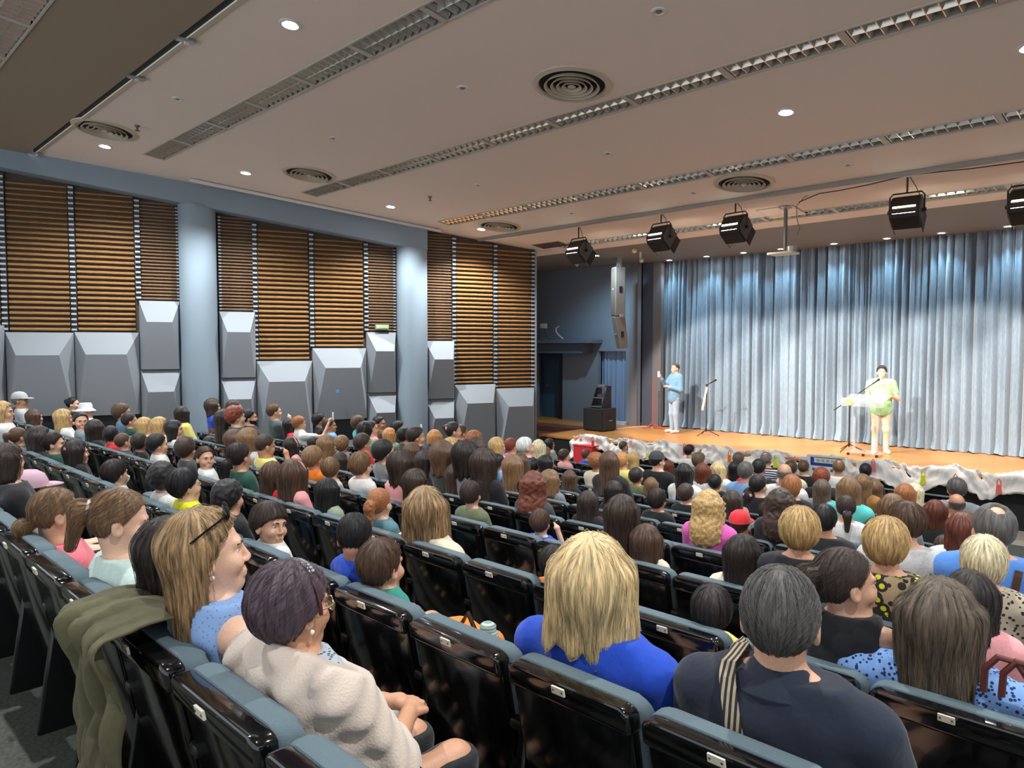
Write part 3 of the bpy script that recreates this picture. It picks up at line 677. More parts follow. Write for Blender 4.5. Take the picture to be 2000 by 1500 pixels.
def SEAT_LABEL(r, k, X, n, occ):
    best = None
    for o in OCC:
        if o[0] == k:
            d = abs(o[1] - X)
            if best is None or d < best[0]: best = (d, o[2])
    rown = ['row nearest the camera', 'second row ahead of the camera', 'third row ahead of the camera', 'fourth row ahead', 'fifth row ahead', 'sixth row ahead', 'seventh row ahead', 'eighth row ahead', 'sixth row from the stage', 'fifth row from the stage', 'fourth row from the stage', 'third row from the stage', 'second row from the stage', 'row nearest the stage'][k]
    tag(r, f'{"occupied" if occ else "empty"} glossy black and teal seat, {ORD[min(n, 30)]} from left in {rown}', 'auditorium seat', 'auditorium seats in rows')
# ================================================================ PEOPLE: bodies grown as one smooth surface from a distance field
def s_ell(P, c, r):
    x = P[..., 0] - np.float32(c[0]); y = P[..., 1] - np.float32(c[1]); z = P[..., 2] - np.float32(c[2]); a, b, e = (np.float32(1 / v) for v in r)
    x = x * a; y = y * b; z = z * e; k0 = np.sqrt(x * x + y * y + z * z) + np.float32(1e-9); x *= a; y *= b; z *= e
    return k0 * (k0 - 1) / (np.sqrt(x * x + y * y + z * z) + np.float32(1e-9))
def s_cap(P, a, b, ra, rb=None):
    rb = ra if rb is None else rb; ab = [np.float32(b[i] - a[i]) for i in range(3)]; n = np.float32(sum(float(v) ** 2 for v in ab) + 1e-12)
    x = P[..., 0] - np.float32(a[0]); y = P[..., 1] - np.float32(a[1]); z = P[..., 2] - np.float32(a[2])
    h = np.clip((x * ab[0] + y * ab[1] + z * ab[2]) / n, 0, 1); x -= h * ab[0]; y -= h * ab[1]; z -= h * ab[2]
    return np.sqrt(x * x + y * y + z * z) - (np.float32(ra) + np.float32(rb - ra) * h)
def local(P, lo, hi, fn):
    """evaluate fn only inside a box of the grid"""
    sl = []
    for i, ax_ in enumerate((P[:, 0, 0, 0], P[0, :, 0, 1], P[0, 0, :, 2])):
        w_ = np.nonzero((ax_ > lo[i]) & (ax_ < hi[i]))[0]
        if len(w_) == 0: return np.ones(P.shape[:3], np.float32)
        sl.append(slice(w_[0], w_[-1] + 1))
    d = np.ones(P.shape[:3], np.float32); d[tuple(sl)] = fn(P[tuple(sl)]); return d
def s_box(P, c, r, rd):
    q = np.abs(P - np.array(c, np.float32)) - (np.array(r, np.float32) - rd)
    return np.sqrt((np.maximum(q, 0) ** 2).sum(-1)) + np.minimum(q.max(-1), 0) - rd
def smin(a, b, k):
    h = np.clip(0.5 + 0.5 * (b - a) / k, 0, 1); return b + (a - b) * h - k * h * (1 - h)
def smax(a, b, k): return -smin(-a, -b, k)
def axis(lo, hi, h, f0=None, f1=None, hf=None):
    if f0 is None: return np.linspace(lo, hi, max(2, int(round((hi - lo) / h)) + 1)).astype(np.float32)
    f0 = max(f0, lo); f1 = min(f1, hi); out = []
    if f0 > lo + 1e-6: out.append(np.linspace(lo, f0, max(2, int(round((f0 - lo) / h)) + 1))[:-1])
    out.append(np.linspace(f0, f1, max(2, int(round((f1 - f0) / hf)) + 1)))
    if f1 < hi - 1e-6: out.append(np.linspace(f1, hi, max(2, int(round((hi - f1) / h)) + 1))[1:])
    return np.concatenate(out).astype(np.float32)
def surface(xs, ys, zs, fn):
    X, Y, Z = np.meshgrid(xs, ys, zs, indexing='ij'); P = np.stack([X, Y, Z], -1).astype(np.float32)
    V = fn(P); V[0] = V[-1] = 9; V[:, 0] = V[:, -1] = 9; V[:, :, 0] = V[:, :, -1] = 9
    I = V < 0; n = [len(xs), len(ys), len(zs)]
    cs = [I[a:n[0] - 1 + a, b:n[1] - 1 + b, c:n[2] - 1 + c] for a in (0, 1) for b in (0, 1) for c in (0, 1)]
    tot = sum(c.astype(np.int8) for c in cs); M = (tot > 0) & (tot < 8)
    ci = np.argwhere(M); idx = -np.ones(M.shape, np.int32); idx[M] = np.arange(len(ci))
    acc = np.zeros((len(ci), 3), np.float64); cnt = np.zeros(len(ci))
    co = [np.array(c) for c in ((0, 0, 0), (0, 0, 1), (0, 1, 0), (0, 1, 1), (1, 0, 0), (1, 0, 1), (1, 1, 0), (1, 1, 1))]
    ax = (xs, ys, zs)
    for a in range(8):
        for b in range(a + 1, 8):
            if np.abs(co[a] - co[b]).sum() != 1: continue
            pa, pb = ci + co[a], ci + co[b]; va = V[pa[:, 0], pa[:, 1], pa[:, 2]]; vb = V[pb[:, 0], pb[:, 1], pb[:, 2]]
            s = (va < 0) != (vb < 0); t = np.where(s, va / (va - vb + 1e-12), 0)
            A = np.stack([ax[i][pa[:, i]] for i in range(3)], 1); B = np.stack([ax[i][pb[:, i]] for i in range(3)], 1)
            acc[s] += (A + (B - A) * t[:, None])[s]; cnt[s] += 1
    VV = acc / np.maximum(cnt, 1)[:, None]; Q = []
    for d in range(3):
        e = [1, 2], [0, 2], [0, 1]; u, v = e[d]
        sl0 = [slice(1, n[i] - 1) for i in range(3)]; sl0[d] = slice(0, n[d] - 1); sl1 = list(sl0); sl1[d] = slice(1, n[d])
        A = I[tuple(sl0)]; B = I[tuple(sl1)]; w_ = np.argwhere(A != B)
        if len(w_) == 0: continue
        base = w_.copy(); base[:, u] += 1; base[:, v] += 1; inside0 = A[w_[:, 0], w_[:, 1], w_[:, 2]]
        def at(du, dv): p = base.copy(); p[:, u] -= du; p[:, v] -= dv; return idx[p[:, 0], p[:, 1], p[:, 2]]
        q = np.stack([at(1, 1), at(0, 1), at(0, 0), at(1, 0)], 1); flip = inside0 if d != 1 else ~inside0
        q[~flip] = q[~flip][:, ::-1]; Q.append(q)
    Q = np.concatenate(Q); return VV, Q[(Q >= 0).all(1)]

def rotz(a): c, s = math.cos(a), math.sin(a); return np.array([[c, -s, 0], [s, c, 0], [0, 0, 1]], np.float32)
def rotx(a): c, s = math.cos(a), math.sin(a); return np.array([[1, 0, 0], [0, c, -s], [0, s, c]], np.float32)
def roty(a): c, s = math.cos(a), math.sin(a); return np.array([[c, 0, s], [0, 1, 0], [-s, 0, c]], np.float32)

def head_field(Q, fine=False, kind='a'):
    """Q in the head frame: origin mid-head, +y out of the face, +z up"""
    d = s_ell(Q, (0, -.012, .028), (.073, .094, .088))
    d = smin(d, s_ell(Q, (0, .026, -.045), (.057, .062, .072)), .035)
    d = smin(d, s_ell(Q, (0, .066, -.095), (.026, .022, .020)), .03)
    d = smin(d, s_cap(Q, (0, .087, .012), (0, .105, -.027), .0065, .0092), .013)
    d = smin(d, s_cap(Q, (-.034, .078, .024), (.034, .078, .024), .011), .018)
    for sx in (-1, 1):
        d = smin(d, s_ell(Q, (sx * .038, .062, -.030), (.024, .028, .026)), .02)
        if fine: d = smin(d, s_ell(Q, (sx * .011, .098, -.033), (.007, .009, .007)), .008)
        d = smax(d, -s_ell(Q, (sx * .031, .100, .003), (.015, .018, .011)), .012)
        ear = s_ell((Q - np.array((sx * .077, -.006, -.012), np.float32)) @ rotx(.25), (0, 0, 0), (.011, .020, .033))
        if fine: ear = smax(ear, -s_ell(Q, (sx * .090, .0, -.010), (.010, .011, .020)), .006)
        d = smin(d, ear, .008)
    d = smin(d, s_cap(Q, (-.017, .089, -.060), (.017, .089, -.060), .0075), .010)
    d = smin(d, s_cap(Q, (-.014, .088, -.071), (.014, .088, -.071), .0080), .008)
    return d

HEADZ = 0.77
POSES = {  # elbow and hand for left (-) and right (+): x mirrored by sign
    'lap': ((.225, .03, .29), (.085, .30, .13)),
    'fold': ((.24, .10, .31), (.02, .27, .33)),
    'face': ((.20, .20, .27), (.05, .15, .64)),
    'raise': ((.25, .28, .52), (.20, .42, .80)),
    'back': ((.34, -.16, .42), (.40, -.26, .34)),
    'wide': ((.31, .06, .28), (.16, .30, .16)),
    'stand': ((.245, -.02, .20), (.235, .06, -.06)),
    'show': ((.25, .08, .30), (.13, .34, .56)),
    'knee': ((.25, .05, .33), (.075, .29, .31)),
    'hold': ((.245, .0, .22), (.10, .25, .30)),
}
class Build:
    """dimensions of one sitter, in metres at scale 1, hips on the origin"""
    def __init__(s, sh=1.0, hf=1.0, yaw=0.0, pitch=0.0, roll=0.0, lp='lap', rp='lap', lean=0.0, girth=1.0, stand=False, hx=0.0, hz=None):
        s.hz = hz; s.sh, s.hf, s.yaw, s.pitch, s.roll, s.lp, s.rp, s.lean, s.g, s.stand, s.hx = sh, hf, yaw, pitch, roll, lp, rp, lean, girth, stand, hx
        s.H = np.array([hx, -.02 + lean, HEADZ], np.float32)
        s.R = rotz(yaw) @ roty(roll) @ rotx(-pitch)
        s.nb = np.array([hx * .3, -.045 + lean * .75, .605], np.float32)
    def torso(s, P, grow=0.0):
        g = s.g; L = s.lean
        d = s_ell(P, (0, -.03 + L * .55, .430), (.168 * s.sh * (1 + (g - 1) * .5) + grow, .112 * g + grow, .195 + grow))
        d = smin(d, s_ell(P, (0, .0, .12), (.160 * g + grow, .130 * g + grow, .165 + grow)), .10)
        d = smin(d, s_ell(P, (0, .0 + L * .25, .26), (.150 * g + grow, .112 * g + grow, .17 + grow)), .08)
        d = smin(d, s_cap(P, (-.150 * s.sh, -.045 + L * .7, .552), (.150 * s.sh, -.045 + L * .7, .552), .055 + grow), .06)
        d = smin(d, s_cap(P, (-.070 * s.sh, -.05 + L * .7, .600), (.070 * s.sh, -.05 + L * .7, .600), .036 + grow), .06)
        return d
    def arm(s, P, sx, grow=0.0, upto=2.0, hand=True, fine=False):
        e, h = POSES[s.lp if sx < 0 else s.rp]
        S = np.array([sx * .178 * s.sh, -.04 + s.lean * .7, .548]); E = np.array([sx * e[0] * s.sh, e[1] + s.lean * .4, e[2]]); Hn = np.array([sx * h[0], h[1] + s.lean * .3, h[2]])
        d = s_cap(P, S, S + (E - S) * min(1, upto), .052 + grow, .042 + grow + (.006 if grow else 0))
        if upto > 1: d = smin(d, s_cap(P, E, E + (Hn - E) * min(1, upto - 1), .041 + grow, .029 + grow), .03)
        if hand:
            v = (Hn - E) / np.linalg.norm(Hn - E)
            if fine:
                lat = np.cross(v, (0, 0, 1)); lat /= np.linalg.norm(lat); dn = np.array([0, 0, -1.0]); lat = lat * sx
                d = smin(d, s_cap(P, Hn + v * .02, Hn + v * .070, .027, .030), .02); d = smin(d, s_cap(P, Hn + v * .065 - lat * .022, Hn + v * .065 + lat * .022, .016), .015)
                for i, (ln, dr) in enumerate(((.072, .030), (.082, .026), (.078, .030), (.060, .036))):
                    b0 = Hn + v * .078 + lat * (.030 - .020 * i); b1 = b0 + v * ln * .55 + dn * .004; b2 = b1 + v * ln * .36 + dn * dr
                    d = smin(d, smin(s_cap(P, b0, b1, .0098, .0088), s_cap(P, b1, b2, .0088, .0074), .004), .004)
                t0 = Hn + v * .030 + lat * .028; t1 = t0 + v * .035 + lat * .022 + dn * .008
                return smin(d, smin(s_cap(P, t0, t1, .013, .0105), s_cap(P, t1, t1 + v * .032 - lat * .004 + dn * .008, .0105, .008), .005), .008)
            d = smin(d, s_ell(P, Hn + v * .045, (.036, .038, .032)), .025)
            d = smin(d, s_cap(P, Hn + v * .07, Hn + v * .12 + np.array([-sx * .01, 0, -.02]), .017, .012), .015)
        return d
    def legs(s, P, grow=0.0, feet=True):
        d = None
        for sx in (-1, 1):
            if s.stand:
                a = s_cap(P, (sx * .085, 0, .02), (sx * .10, .02, -.42), .088 * s.g + grow, .058 + grow); a = smin(a, s_cap(P, (sx * .10, .02, -.42), (sx * .11, -.01, -.83), .058 + grow, .042 + grow), .05)
                if feet: a = smin(a, s_cap(P, (sx * .115, -.02, -.875), (sx * .135, .14, -.885), .042, .034), .03)
            else:
                a = s_cap(P, (sx * .085, .04, .075), (sx * .115, .44, .085), .088 + grow, .062 + grow); a = smin(a, s_cap(P, (sx * .115, .44, .085), (sx * .115, .47, -.33), .060 + grow, .042 + grow), .05)
                if feet: a = smin(a, s_cap(P, (sx * .115, .45, -.375), (sx * .125, .60, -.385), .040, .033), .03)
            d = a if d is None else smin(d, a, .03)
        return d
    def body(s, P, fine=False):
        r = .20 * s.hf
        hd = local(P, s.H - r, s.H + r, lambda p: head_field(((p - s.H) @ s.R / s.hf).astype(np.float32), fine) * s.hf)
        nt = s.H + s.R @ np.array([0, -.020, -.060], np.float32) * s.hf
        d = smin(hd, local(P, s.nb - .17, nt + .17, lambda p: s_cap(p, s.nb, nt, .056 * min(1.1, s.sh), .047 * (.5 + .5 * s.hf) * min(1.1, s.sh))), .028)
        d = smin(d, local(P, (-.4, -.3, -.2), (.4, .35, .75), s.torso), .05)
        for sx in (-1, 1): d = smin(d, local(P, (-.03 if sx > 0 else -.6, -.5, -.3), (.6 if sx > 0 else .03, .7, 1.1), lambda p: s.arm(p, sx, fine=bool(s.hz) and fine)), .03)
        return smin(d, local(P, (-.4, -.3, -1.1), (.4, .8, .3), s.legs), .05)
    def grid(s, hb=.028, hh=.012):
        r = .125 * s.hf; z0 = -.95 if s.stand else -.45
        if s.hz:
            def mix(ax, lo, hi, h): return np.unique(np.concatenate([ax[(ax < lo - h * .6) | (ax > hi + h * .6)], axis(lo, hi, h)])).astype(np.float32)
            g = Build.grid(Build(s.sh, s.hf, lean=s.lean), hb, hh); return tuple(mix(a_, lo, hi, .0062) for a_, (lo, hi) in zip(g, s.hz))
        return (axis(-.46, .46, hb, s.H[0] - r, s.H[0] + r, hh), axis(-.30, .68 if not s.stand else .45, hb, s.H[1] - r, s.H[1] + r, hh), axis(z0, s.H[2] + .16 * s.hf, hb, s.H[2] - .14 * s.hf, s.H[2] + .16 * s.hf, hh))
    def shirt(s, P, sleeve=.6, hem=-.02, neck=.645, fold=0.0):
        g = .019
        d = s.torso(P, g)
        if fold: d = d + fold * np.sin(P[..., 2] * 48 + P[..., 0] * 24 + 3 * np.sin(P[..., 0] * 11) + 9 * P[..., 1]) * np.cos(P[..., 0] * 17 - P[..., 2] * 14)
        if sleeve > 0:
            for sx in (-1, 1): d = smin(d, s.arm(P, sx, g * .9, sleeve, hand=False), .035)
        if s.stand: d = smin(d, s_ell(P, (0, .0, -.02), (.178 * s.g, .150 * s.g, .17)), .06)
        d = smin(d, s_cap(P, s.nb - np.array([0, 0, .05]), s.nb + np.array([0, .004, .03]), .098, .074), .06)
        d = smin(d, s_cap(P, s.nb + np.array([-.075 * s.sh, -.005, .0]), s.nb + np.array([.075 * s.sh, -.005, .0]), .059), .05)
        d = smax(d, -s_cap(P, s.nb + np.array([0, .006, .035]), s.nb + np.array([0, .05, .16]), .068, .075), .006)
        d = smax(d, P[..., 2] - (neck + .035) + .30 * (P[..., 1] - s.nb[1]), .008)
        if sleeve <= 0:
            d = smax(d, np.abs(P[..., 0]) - .155 * s.sh - .04 * np.clip((.46 - P[..., 2]) / .2, 0, 1), .01)
        return smax(d, hem - P[..., 2], .01)
    def trousers(s, P):
        d = smin(s.legs(P, .014, False), s_ell(P, (0, .0, .07), (.172 * s.g, .145 * s.g, .13)), .06)
        return smax(d, P[..., 2] - (.13 if not s.stand else .02), .01)

# ---------------------------------------------------------------- hair fields, in the head frame
def hair_field(style, seed=0, A=None):
    rs = np.random.RandomState(seed); ph = rs.uniform(0, 6.28, 8)
    def cap(Q, th=.016, low=-.08, over=.0, bang=.0):
        """over: how far the hair covers the ears and cheeks; bang: fringe over the brow"""
        d = s_ell(Q, (0, -.016, .030), (.073 + th, .094 + th, .088 + th))
        z = Q[..., 2]
        ym = np.interp(z, [-.14, -.06, -.025, .010, .040, .070, .090, .13], [-.050, -.046, -.030, .016, .034, .056, .080, .14]).astype(np.float32)
        if over: ym = ym + over * np.clip((.06 - z) / .05, 0, 1)
        if bang: ym = ym + bang * np.exp(-((z - .065) / .030) ** 2)
        d = smax(d, (Q[..., 1] - ym) * .75, .008)
        return smax(d, low - z, .012)
    def locks(Q, amp, fr, vz=0.0):
        a = np.arctan2(Q[..., 0], -Q[..., 1] + 1e-6)
        return amp * (np.sin(a * fr + ph[0] + vz * Q[..., 2] * 9 + 1.1 * np.sin(Q[..., 2] * 26 + ph[1])) * .6 + np.sin(a * fr * 2.3 + ph[2] + 1.7 * np.sin(Q[..., 2] * 17 + ph[3])) * .4)
    def curls(Q, amp, fr):
        x, y, z = Q[..., 0] * fr, Q[..., 1] * fr, Q[..., 2] * fr
        return amp * (np.sin(x + ph[0] + 1.3 * np.sin(z * .8 + ph[1])) * np.sin(y + ph[2] + 1.2 * np.sin(x * .7)) * np.sin(z + ph[3] + 1.1 * np.sin(y * .9)))
    def drape(Q, low, w0, w1, t, yb=-.072, wrap=.055):
        # hair hanging behind and beside the neck
        h = np.clip((.02 - Q[..., 2]) / (.02 - low), 0, 1); w_ = w0 + (w1 - w0) * h
        cx = Q[..., 0] / w_; yc = yb + wrap * cx ** 2 * (1 - .3 * h)
        d = np.maximum(np.abs(Q[..., 1] - yc) - t * (1 - .35 * h), (np.abs(Q[..., 0]) - w_)) 
        d = smax(d, low + .02 * cx ** 2 + .010 * np.sin(Q[..., 0] * 95 + ph[4]) + .008 * np.sin(Q[..., 0] * 41 + ph[5]) - Q[..., 2], .012); d = smax(d, Q[..., 2] - .05, .03); return d - .006
    if style in ('short', 'neat'):
        return lambda Q: cap(Q, .014 if style == 'neat' else .020, -.082, .0, .010 if style == 'short' else .0) + locks(Q, .0028, 17)
    if style == 'crop': return lambda Q: cap(Q, .0105, -.080) + locks(Q, .0012, 26)
    if style == 'buzz': return lambda Q: cap(Q, .008, -.072) + locks(Q, .0008, 30)
    if style == 'bowl': return lambda Q: cap(Q, .021, -.062, .006, .050) + locks(Q, .003, 15)
    if style == 'messy': return lambda Q: cap(Q, .026, -.085, .006, .02) + curls(Q, .008, 75)
    if style == 'bald': return lambda Q: smax(cap(Q, .006, -.06), Q[..., 2] - .035 - .10 * np.clip(-Q[..., 1], -.05, .1), .01)
    if style == 'thin': return lambda Q: smax(cap(Q, .013, -.072), -s_ell(Q, (0, -.055, .120), (.030, .035, .045)), .012) + locks(Q, .003, 19)
    if style == 'curlyshort': return lambda Q: smin(cap(Q, .028, -.085, .012, .02), s_ell(Q, (0, -.06, .03), (.090, .070, .095)), .03) + curls(Q, .007, 95)
    if style == 'swept': return lambda Q: smin(cap(Q, .026, -.080, .0, .012), s_ell(Q, (0, -.048, .035), (.088, .078, .098)), .03) + locks(Q, .004, 13, 2.2)
    if style == 'layered': return lambda Q: smin(cap(Q, .026, -.085, .016, .02), s_ell(Q, (0, -.05, -.01), (.088, .072, .100)), .03) + locks(Q, .005, 13, 1)
    if style == 'bob': return lambda Q: smin(cap(Q, .020, -.08, .036, .02), drape(Q, -.15, .098, .104, .050, -.050), .035) + locks(Q, .0038, 15)
    if style == 'lob': return lambda Q: smin(cap(Q, .022, -.08, .034, .01), drape(Q, -.145, .100, .112, .056, -.050), .035) + locks(Q, .0045, 11, .6)
    if style == 'tucked': return lambda Q: smin(cap(Q, .018, -.08, .0, .0), drape(Q, -.25, .084, .088, .036, -.076, .030), .025) + locks(Q, .0042, 15)
    if style == 'long': return lambda Q: smin(cap(Q, .019, -.08, .026, .01), drape(Q, -.34, .094, .098, .048, -.060), .035) + locks(Q, .0042, 15)
    if style == 'verylong': return lambda Q: smin(cap(Q, .020, -.08, .026, .01), drape(Q, -.46, .100, .085, .048, -.062), .035) + locks(Q, .0048, 15)
    if style == 'wavy': return lambda Q: smin(cap(Q, .022, -.08, .022, .01), drape(Q, -.30, .102, .115, .054, -.060), .035) + locks(Q, .006, 11, 2)
    if style == 'curlylong': return lambda Q: smin(cap(Q, .022, -.08, .018, .01), smin(drape(Q, -.27, .105, .125, .060, -.068), s_ell(Q, (0, -.085, -.17), (.115, .075, .12)), .04), .04) + curls(Q, .009, 85)
    if style in ('pony', 'curlypony', 'lowpony'):
        z0 = .045 if style == 'pony' else (.02 if style == 'curlypony' else -.03); am = .010 if style == 'curlypony' else 0
        def f(Q):
            d = cap(Q, .011, -.07) + locks(Q, .0018, 24)
            t = smin(s_cap(Q, (0, -.098, z0), (0, -.140, z0 - .01), .020, .030), s_cap(Q, (0, -.140, z0 - .01), (0, -.145, z0 - .15), .033 + am, .016 + am), .03)
            return smin(d, t + locks(Q, .003, 40) + (curls(Q, .009, 90) if am else 0), .012)
        return f
    if style == 'bun':
        return lambda Q: smin(cap(Q, .011, -.07) + locks(Q, .002, 22), s_ell(Q, (0, -.105, .055), (.042, .038, .040)) + curls(Q, .004, 120), .012)
    raise KeyError(style)
HAIR_CACHE = {}
def hair_mesh(style, seed=0, h=.0095):
    key = (style, seed, h)
    if key in HAIR_CACHE: return HAIR_CACHE[key]
    low = {'long': -.37, 'verylong': -.49, 'wavy': -.34, 'lob': -.26, 'tucked': -.29, 'curlylong': -.33, 'bob': -.19, 'pony': -.20, 'curlypony': -.24, 'lowpony': -.27}.get(style, -.13)
    V, Q = surface(axis(-.15, .15, h), axis(-.20, .13, h), axis(low, .165, h), hair_field(style, seed))
    HAIR_CACHE[key] = fast_mesh('hair', V, Q); return HAIR_CACHE[key]
STRANDS = {}
def strands(root, hm, style, hc, n=900, seed=1):
    """single hairs combed over the hair surface of a close head"""
    if style in STRANDS: o = link('hair_strands', STRANDS[style], hairmat(hc), root); o.matrix_local = hm; o['kind'] = 'stuff'; return
    f = hair_field(style, 0); me = hair_mesh(style, 0, .0055); nv = len(me.vertices); co = np.zeros(nv * 3, np.float32); me.vertices.foreach_get('co', co); co = co.reshape(-1, 3)
    rs = np.random.RandomState(seed); long_ = style in ('long', 'verylong', 'wavy', 'tucked', 'lob', 'bob'); st, ln = (18, .013) if long_ else ((9, .006) if style in ('crop', 'neat', 'buzz') else (12, .010))
    if style in ('crop', 'neat', 'buzz', 'bowl'): n = 1500
    P = co[rs.choice(nv, n)].astype(np.float32); wob = rs.uniform(-1, 1, (n, 3)).astype(np.float32) * np.float32(.22); lift = rs.uniform(.0005, .0035, n).astype(np.float32); pts = []
    ex = np.eye(3, dtype=np.float32) * np.float32(.003)
    for k in range(st):
        g = np.stack([f(P + ex[i]) - f(P - ex[i]) for i in range(3)], -1); g /= np.linalg.norm(g, axis=1, keepdims=True) + 1e-6
        P = P - g * (f(P) - lift)[:, None]; pts.append(P.copy())
        r = P * np.array([1, 1, 0], np.float32) + np.array([0, .035, 0], np.float32); d = r / (np.linalg.norm(r, axis=1, keepdims=True) + 1e-6) * np.clip(P[:, 2:3] * 12, 0, 1) + np.array([0, 0, -1.0], np.float32) * np.clip(1.1 - P[:, 2:3] * 8, .05, 1) + wob
        if style in ('pony', 'lowpony', 'swept', 'crop'): d = d + np.array([0, -1.0, .25], np.float32) * np.clip(P[:, 2:3] * 10 + .6, 0, 1)
        t = d - g * (d * g).sum(1, keepdims=True); t /= np.linalg.norm(t, axis=1, keepdims=True) + 1e-6; P = P + t * np.float32(ln)
    A = np.stack(pts, 1); rad = np.interp(np.arange(st), [0, st * .3, st - 1], [.0007, .0008, .0002])
    side = np.cross(np.gradient(A, axis=1), A - np.array([0, -.02, 0])); side /= np.linalg.norm(side, axis=2, keepdims=True) + 1e-9; up_ = np.cross(side, np.gradient(A, axis=1)); up_ /= np.linalg.norm(up_, axis=2, keepdims=True) + 1e-9
    V = np.stack([A + side * rad[None, :, None], A - side * rad[None, :, None], A + up_ * rad[None, :, None]], 2).reshape(-1, 3)
    b = (np.arange(n)[:, None] * st + np.arange(st - 1)[None, :]).ravel() * 3
    Q = np.concatenate([np.stack([b + i, b + (i + 1) % 3, b + 3 + (i + 1) % 3, b + 3 + i], 1) for i in range(3)])
    STRANDS[style] = fast_mesh('hair_strands', V, Q); o = link('hair_strands', STRANDS[style], hairmat(hc), root); o.matrix_local = hm; o['kind'] = 'stuff'
BODY_CACHE = {}
def body_meshes(key, B, sleeve, fine=None):
    if key in BODY_CACHE: return BODY_CACHE[key]
    g = B.grid() if fine is None else B.grid(*fine)
    me_b = fast_mesh('body', *surface(*g, lambda P: B.body(P, fine is not None)))
    hs = .024 if fine is None else fine[0]
    z0 = -.45 if not B.stand else -.95
    x1 = .52
    me_s = fast_mesh('shirt', *surface(axis(-x1, x1, hs), axis(-.32, .55, hs), axis(-.10 if not B.stand else -.22, .66 if max(POSES[B.lp][1][2], POSES[B.rp][1][2]) < .75 else .95, hs), lambda P: B.shirt(P, sleeve, hem=-.02 if not B.stand else -.13, fold=(.006 if fine else .002))))
    me_t = fast_mesh('trousers', *surface(axis(-.26, .26, hs + .004), axis(-.22, .60, hs + .004), axis(z0, .18, hs + .004), B.trousers))
    BODY_CACHE[key] = (me_b, me_s, me_t); return BODY_CACHE[key]

# ---------------------------------------------------------------- skin, hair and cloth
def skin(i):
    c = [(214, 164, 134), (226, 180, 152), (196, 144, 112), (178, 124, 94)][i]
    m = mat(f'skin {i}', rgb(*c), .5, bump=.05, scale=160, var=.06); return m
HC = {'black': (22, 19, 18), 'dark': (40, 30, 25), 'dbrown': (58, 42, 32), 'brown': (84, 60, 42), 'lbrown': (122, 92, 62), 'blond': (186, 152, 98), 'lblond': (214, 188, 138), 'straw': (200, 140, 84), 'auburn': (104, 52, 32), 'red': (124, 56, 34),
      'grey': (112, 104, 98), 'dgrey': (72, 66, 62), 'white': (214, 212, 208), 'plat': (218, 204, 166), 'purple': (84, 66, 74), 'hl': (150, 120, 82), 'ginger': (150, 92, 52), 'greybrown': (92, 78, 62), 'salt': (84, 80, 76)}
def hairmat(c, curly=False):
    nme = f'hair {c} {int(curly)}'
    if nme in MATS: return MATS[nme]
    col = rgb(*HC[c]); m = mat(nme, col, .48, spec=.35)
    nt = m.node_tree; b = nt.nodes['Principled BSDF']
    tc = nt.nodes.new('ShaderNodeTexCoord'); no = nt.nodes.new('ShaderNodeTexNoise'); no.inputs['Detail'].default_value = 4
    if curly:
        no.inputs['Scale'].default_value = 75; no.inputs['Distortion'].default_value = 2.0; nt.links.new(tc.outputs['Object'], no.inputs['Vector'])
    else:       # strands run out from the crown and then straight down
        sp = nt.nodes.new('ShaderNodeSeparateXYZ'); nt.links.new(tc.outputs['Object'], sp.inputs[0])
        ad = nt.nodes.new('ShaderNodeMath'); ad.operation = 'ADD'; ad.inputs[1].default_value = .03; nt.links.new(sp.outputs['Y'], ad.inputs[0])
        cb = nt.nodes.new('ShaderNodeCombineXYZ'); nt.links.new(sp.outputs['X'], cb.inputs[0]); nt.links.new(ad.outputs[0], cb.inputs[1])
        nm_ = nt.nodes.new('ShaderNodeVectorMath'); nm_.operation = 'NORMALIZE'; nt.links.new(cb.outputs[0], nm_.inputs[0])
        sz = nt.nodes.new('ShaderNodeVectorMath'); sz.operation = 'MULTIPLY_ADD'; sz.inputs[1].default_value = (1, 1, 1)
        cz_ = nt.nodes.new('ShaderNodeCombineXYZ'); mz = nt.nodes.new('ShaderNodeMath'); mz.operation = 'MULTIPLY'; mz.inputs[1].default_value = .9; nt.links.new(sp.outputs['Z'], mz.inputs[0]); nt.links.new(mz.outputs[0], cz_.inputs[2])
        nt.links.new(nm_.outputs[0], sz.inputs[0]); nt.links.new(cz_.outputs[0], sz.inputs[2])
        no.inputs['Scale'].default_value = 15; no.inputs['Distortion'].default_value = .25; nt.links.new(sz.outputs[0], no.inputs['Vector'])
    mx = nt.nodes.new('ShaderNodeMix'); mx.data_type = 'RGBA'; k = .5 if c not in ('hl',) else .75
    mx.inputs[6].default_value = tuple(v * (1 - k) for v in col[:3]) + (1,); mx.inputs[7].default_value = tuple(min(1, v * (1 + k * .9)) for v in col[:3]) + (1,)
    rp = nt.nodes.new('ShaderNodeMapRange'); rp.inputs[1].default_value = .33; rp.inputs[2].default_value = .67
    nt.links.new(no.outputs['Fac'], rp.inputs[0]); nt.links.new(rp.outputs[0], mx.inputs[0]); nt.links.new(mx.outputs[2], b.inputs['Base Color'])
    bp = nt.nodes.new('ShaderNodeBump'); bp.inputs['Strength'].default_value = .55; bp.inputs['Distance'].default_value = .004
    nt.links.new(no.outputs['Fac'], bp.inputs['Height']); nt.links.new(bp.outputs['Normal'], b.inputs['Normal'])
    b.inputs['Sheen Weight'].default_value = .1
    return m
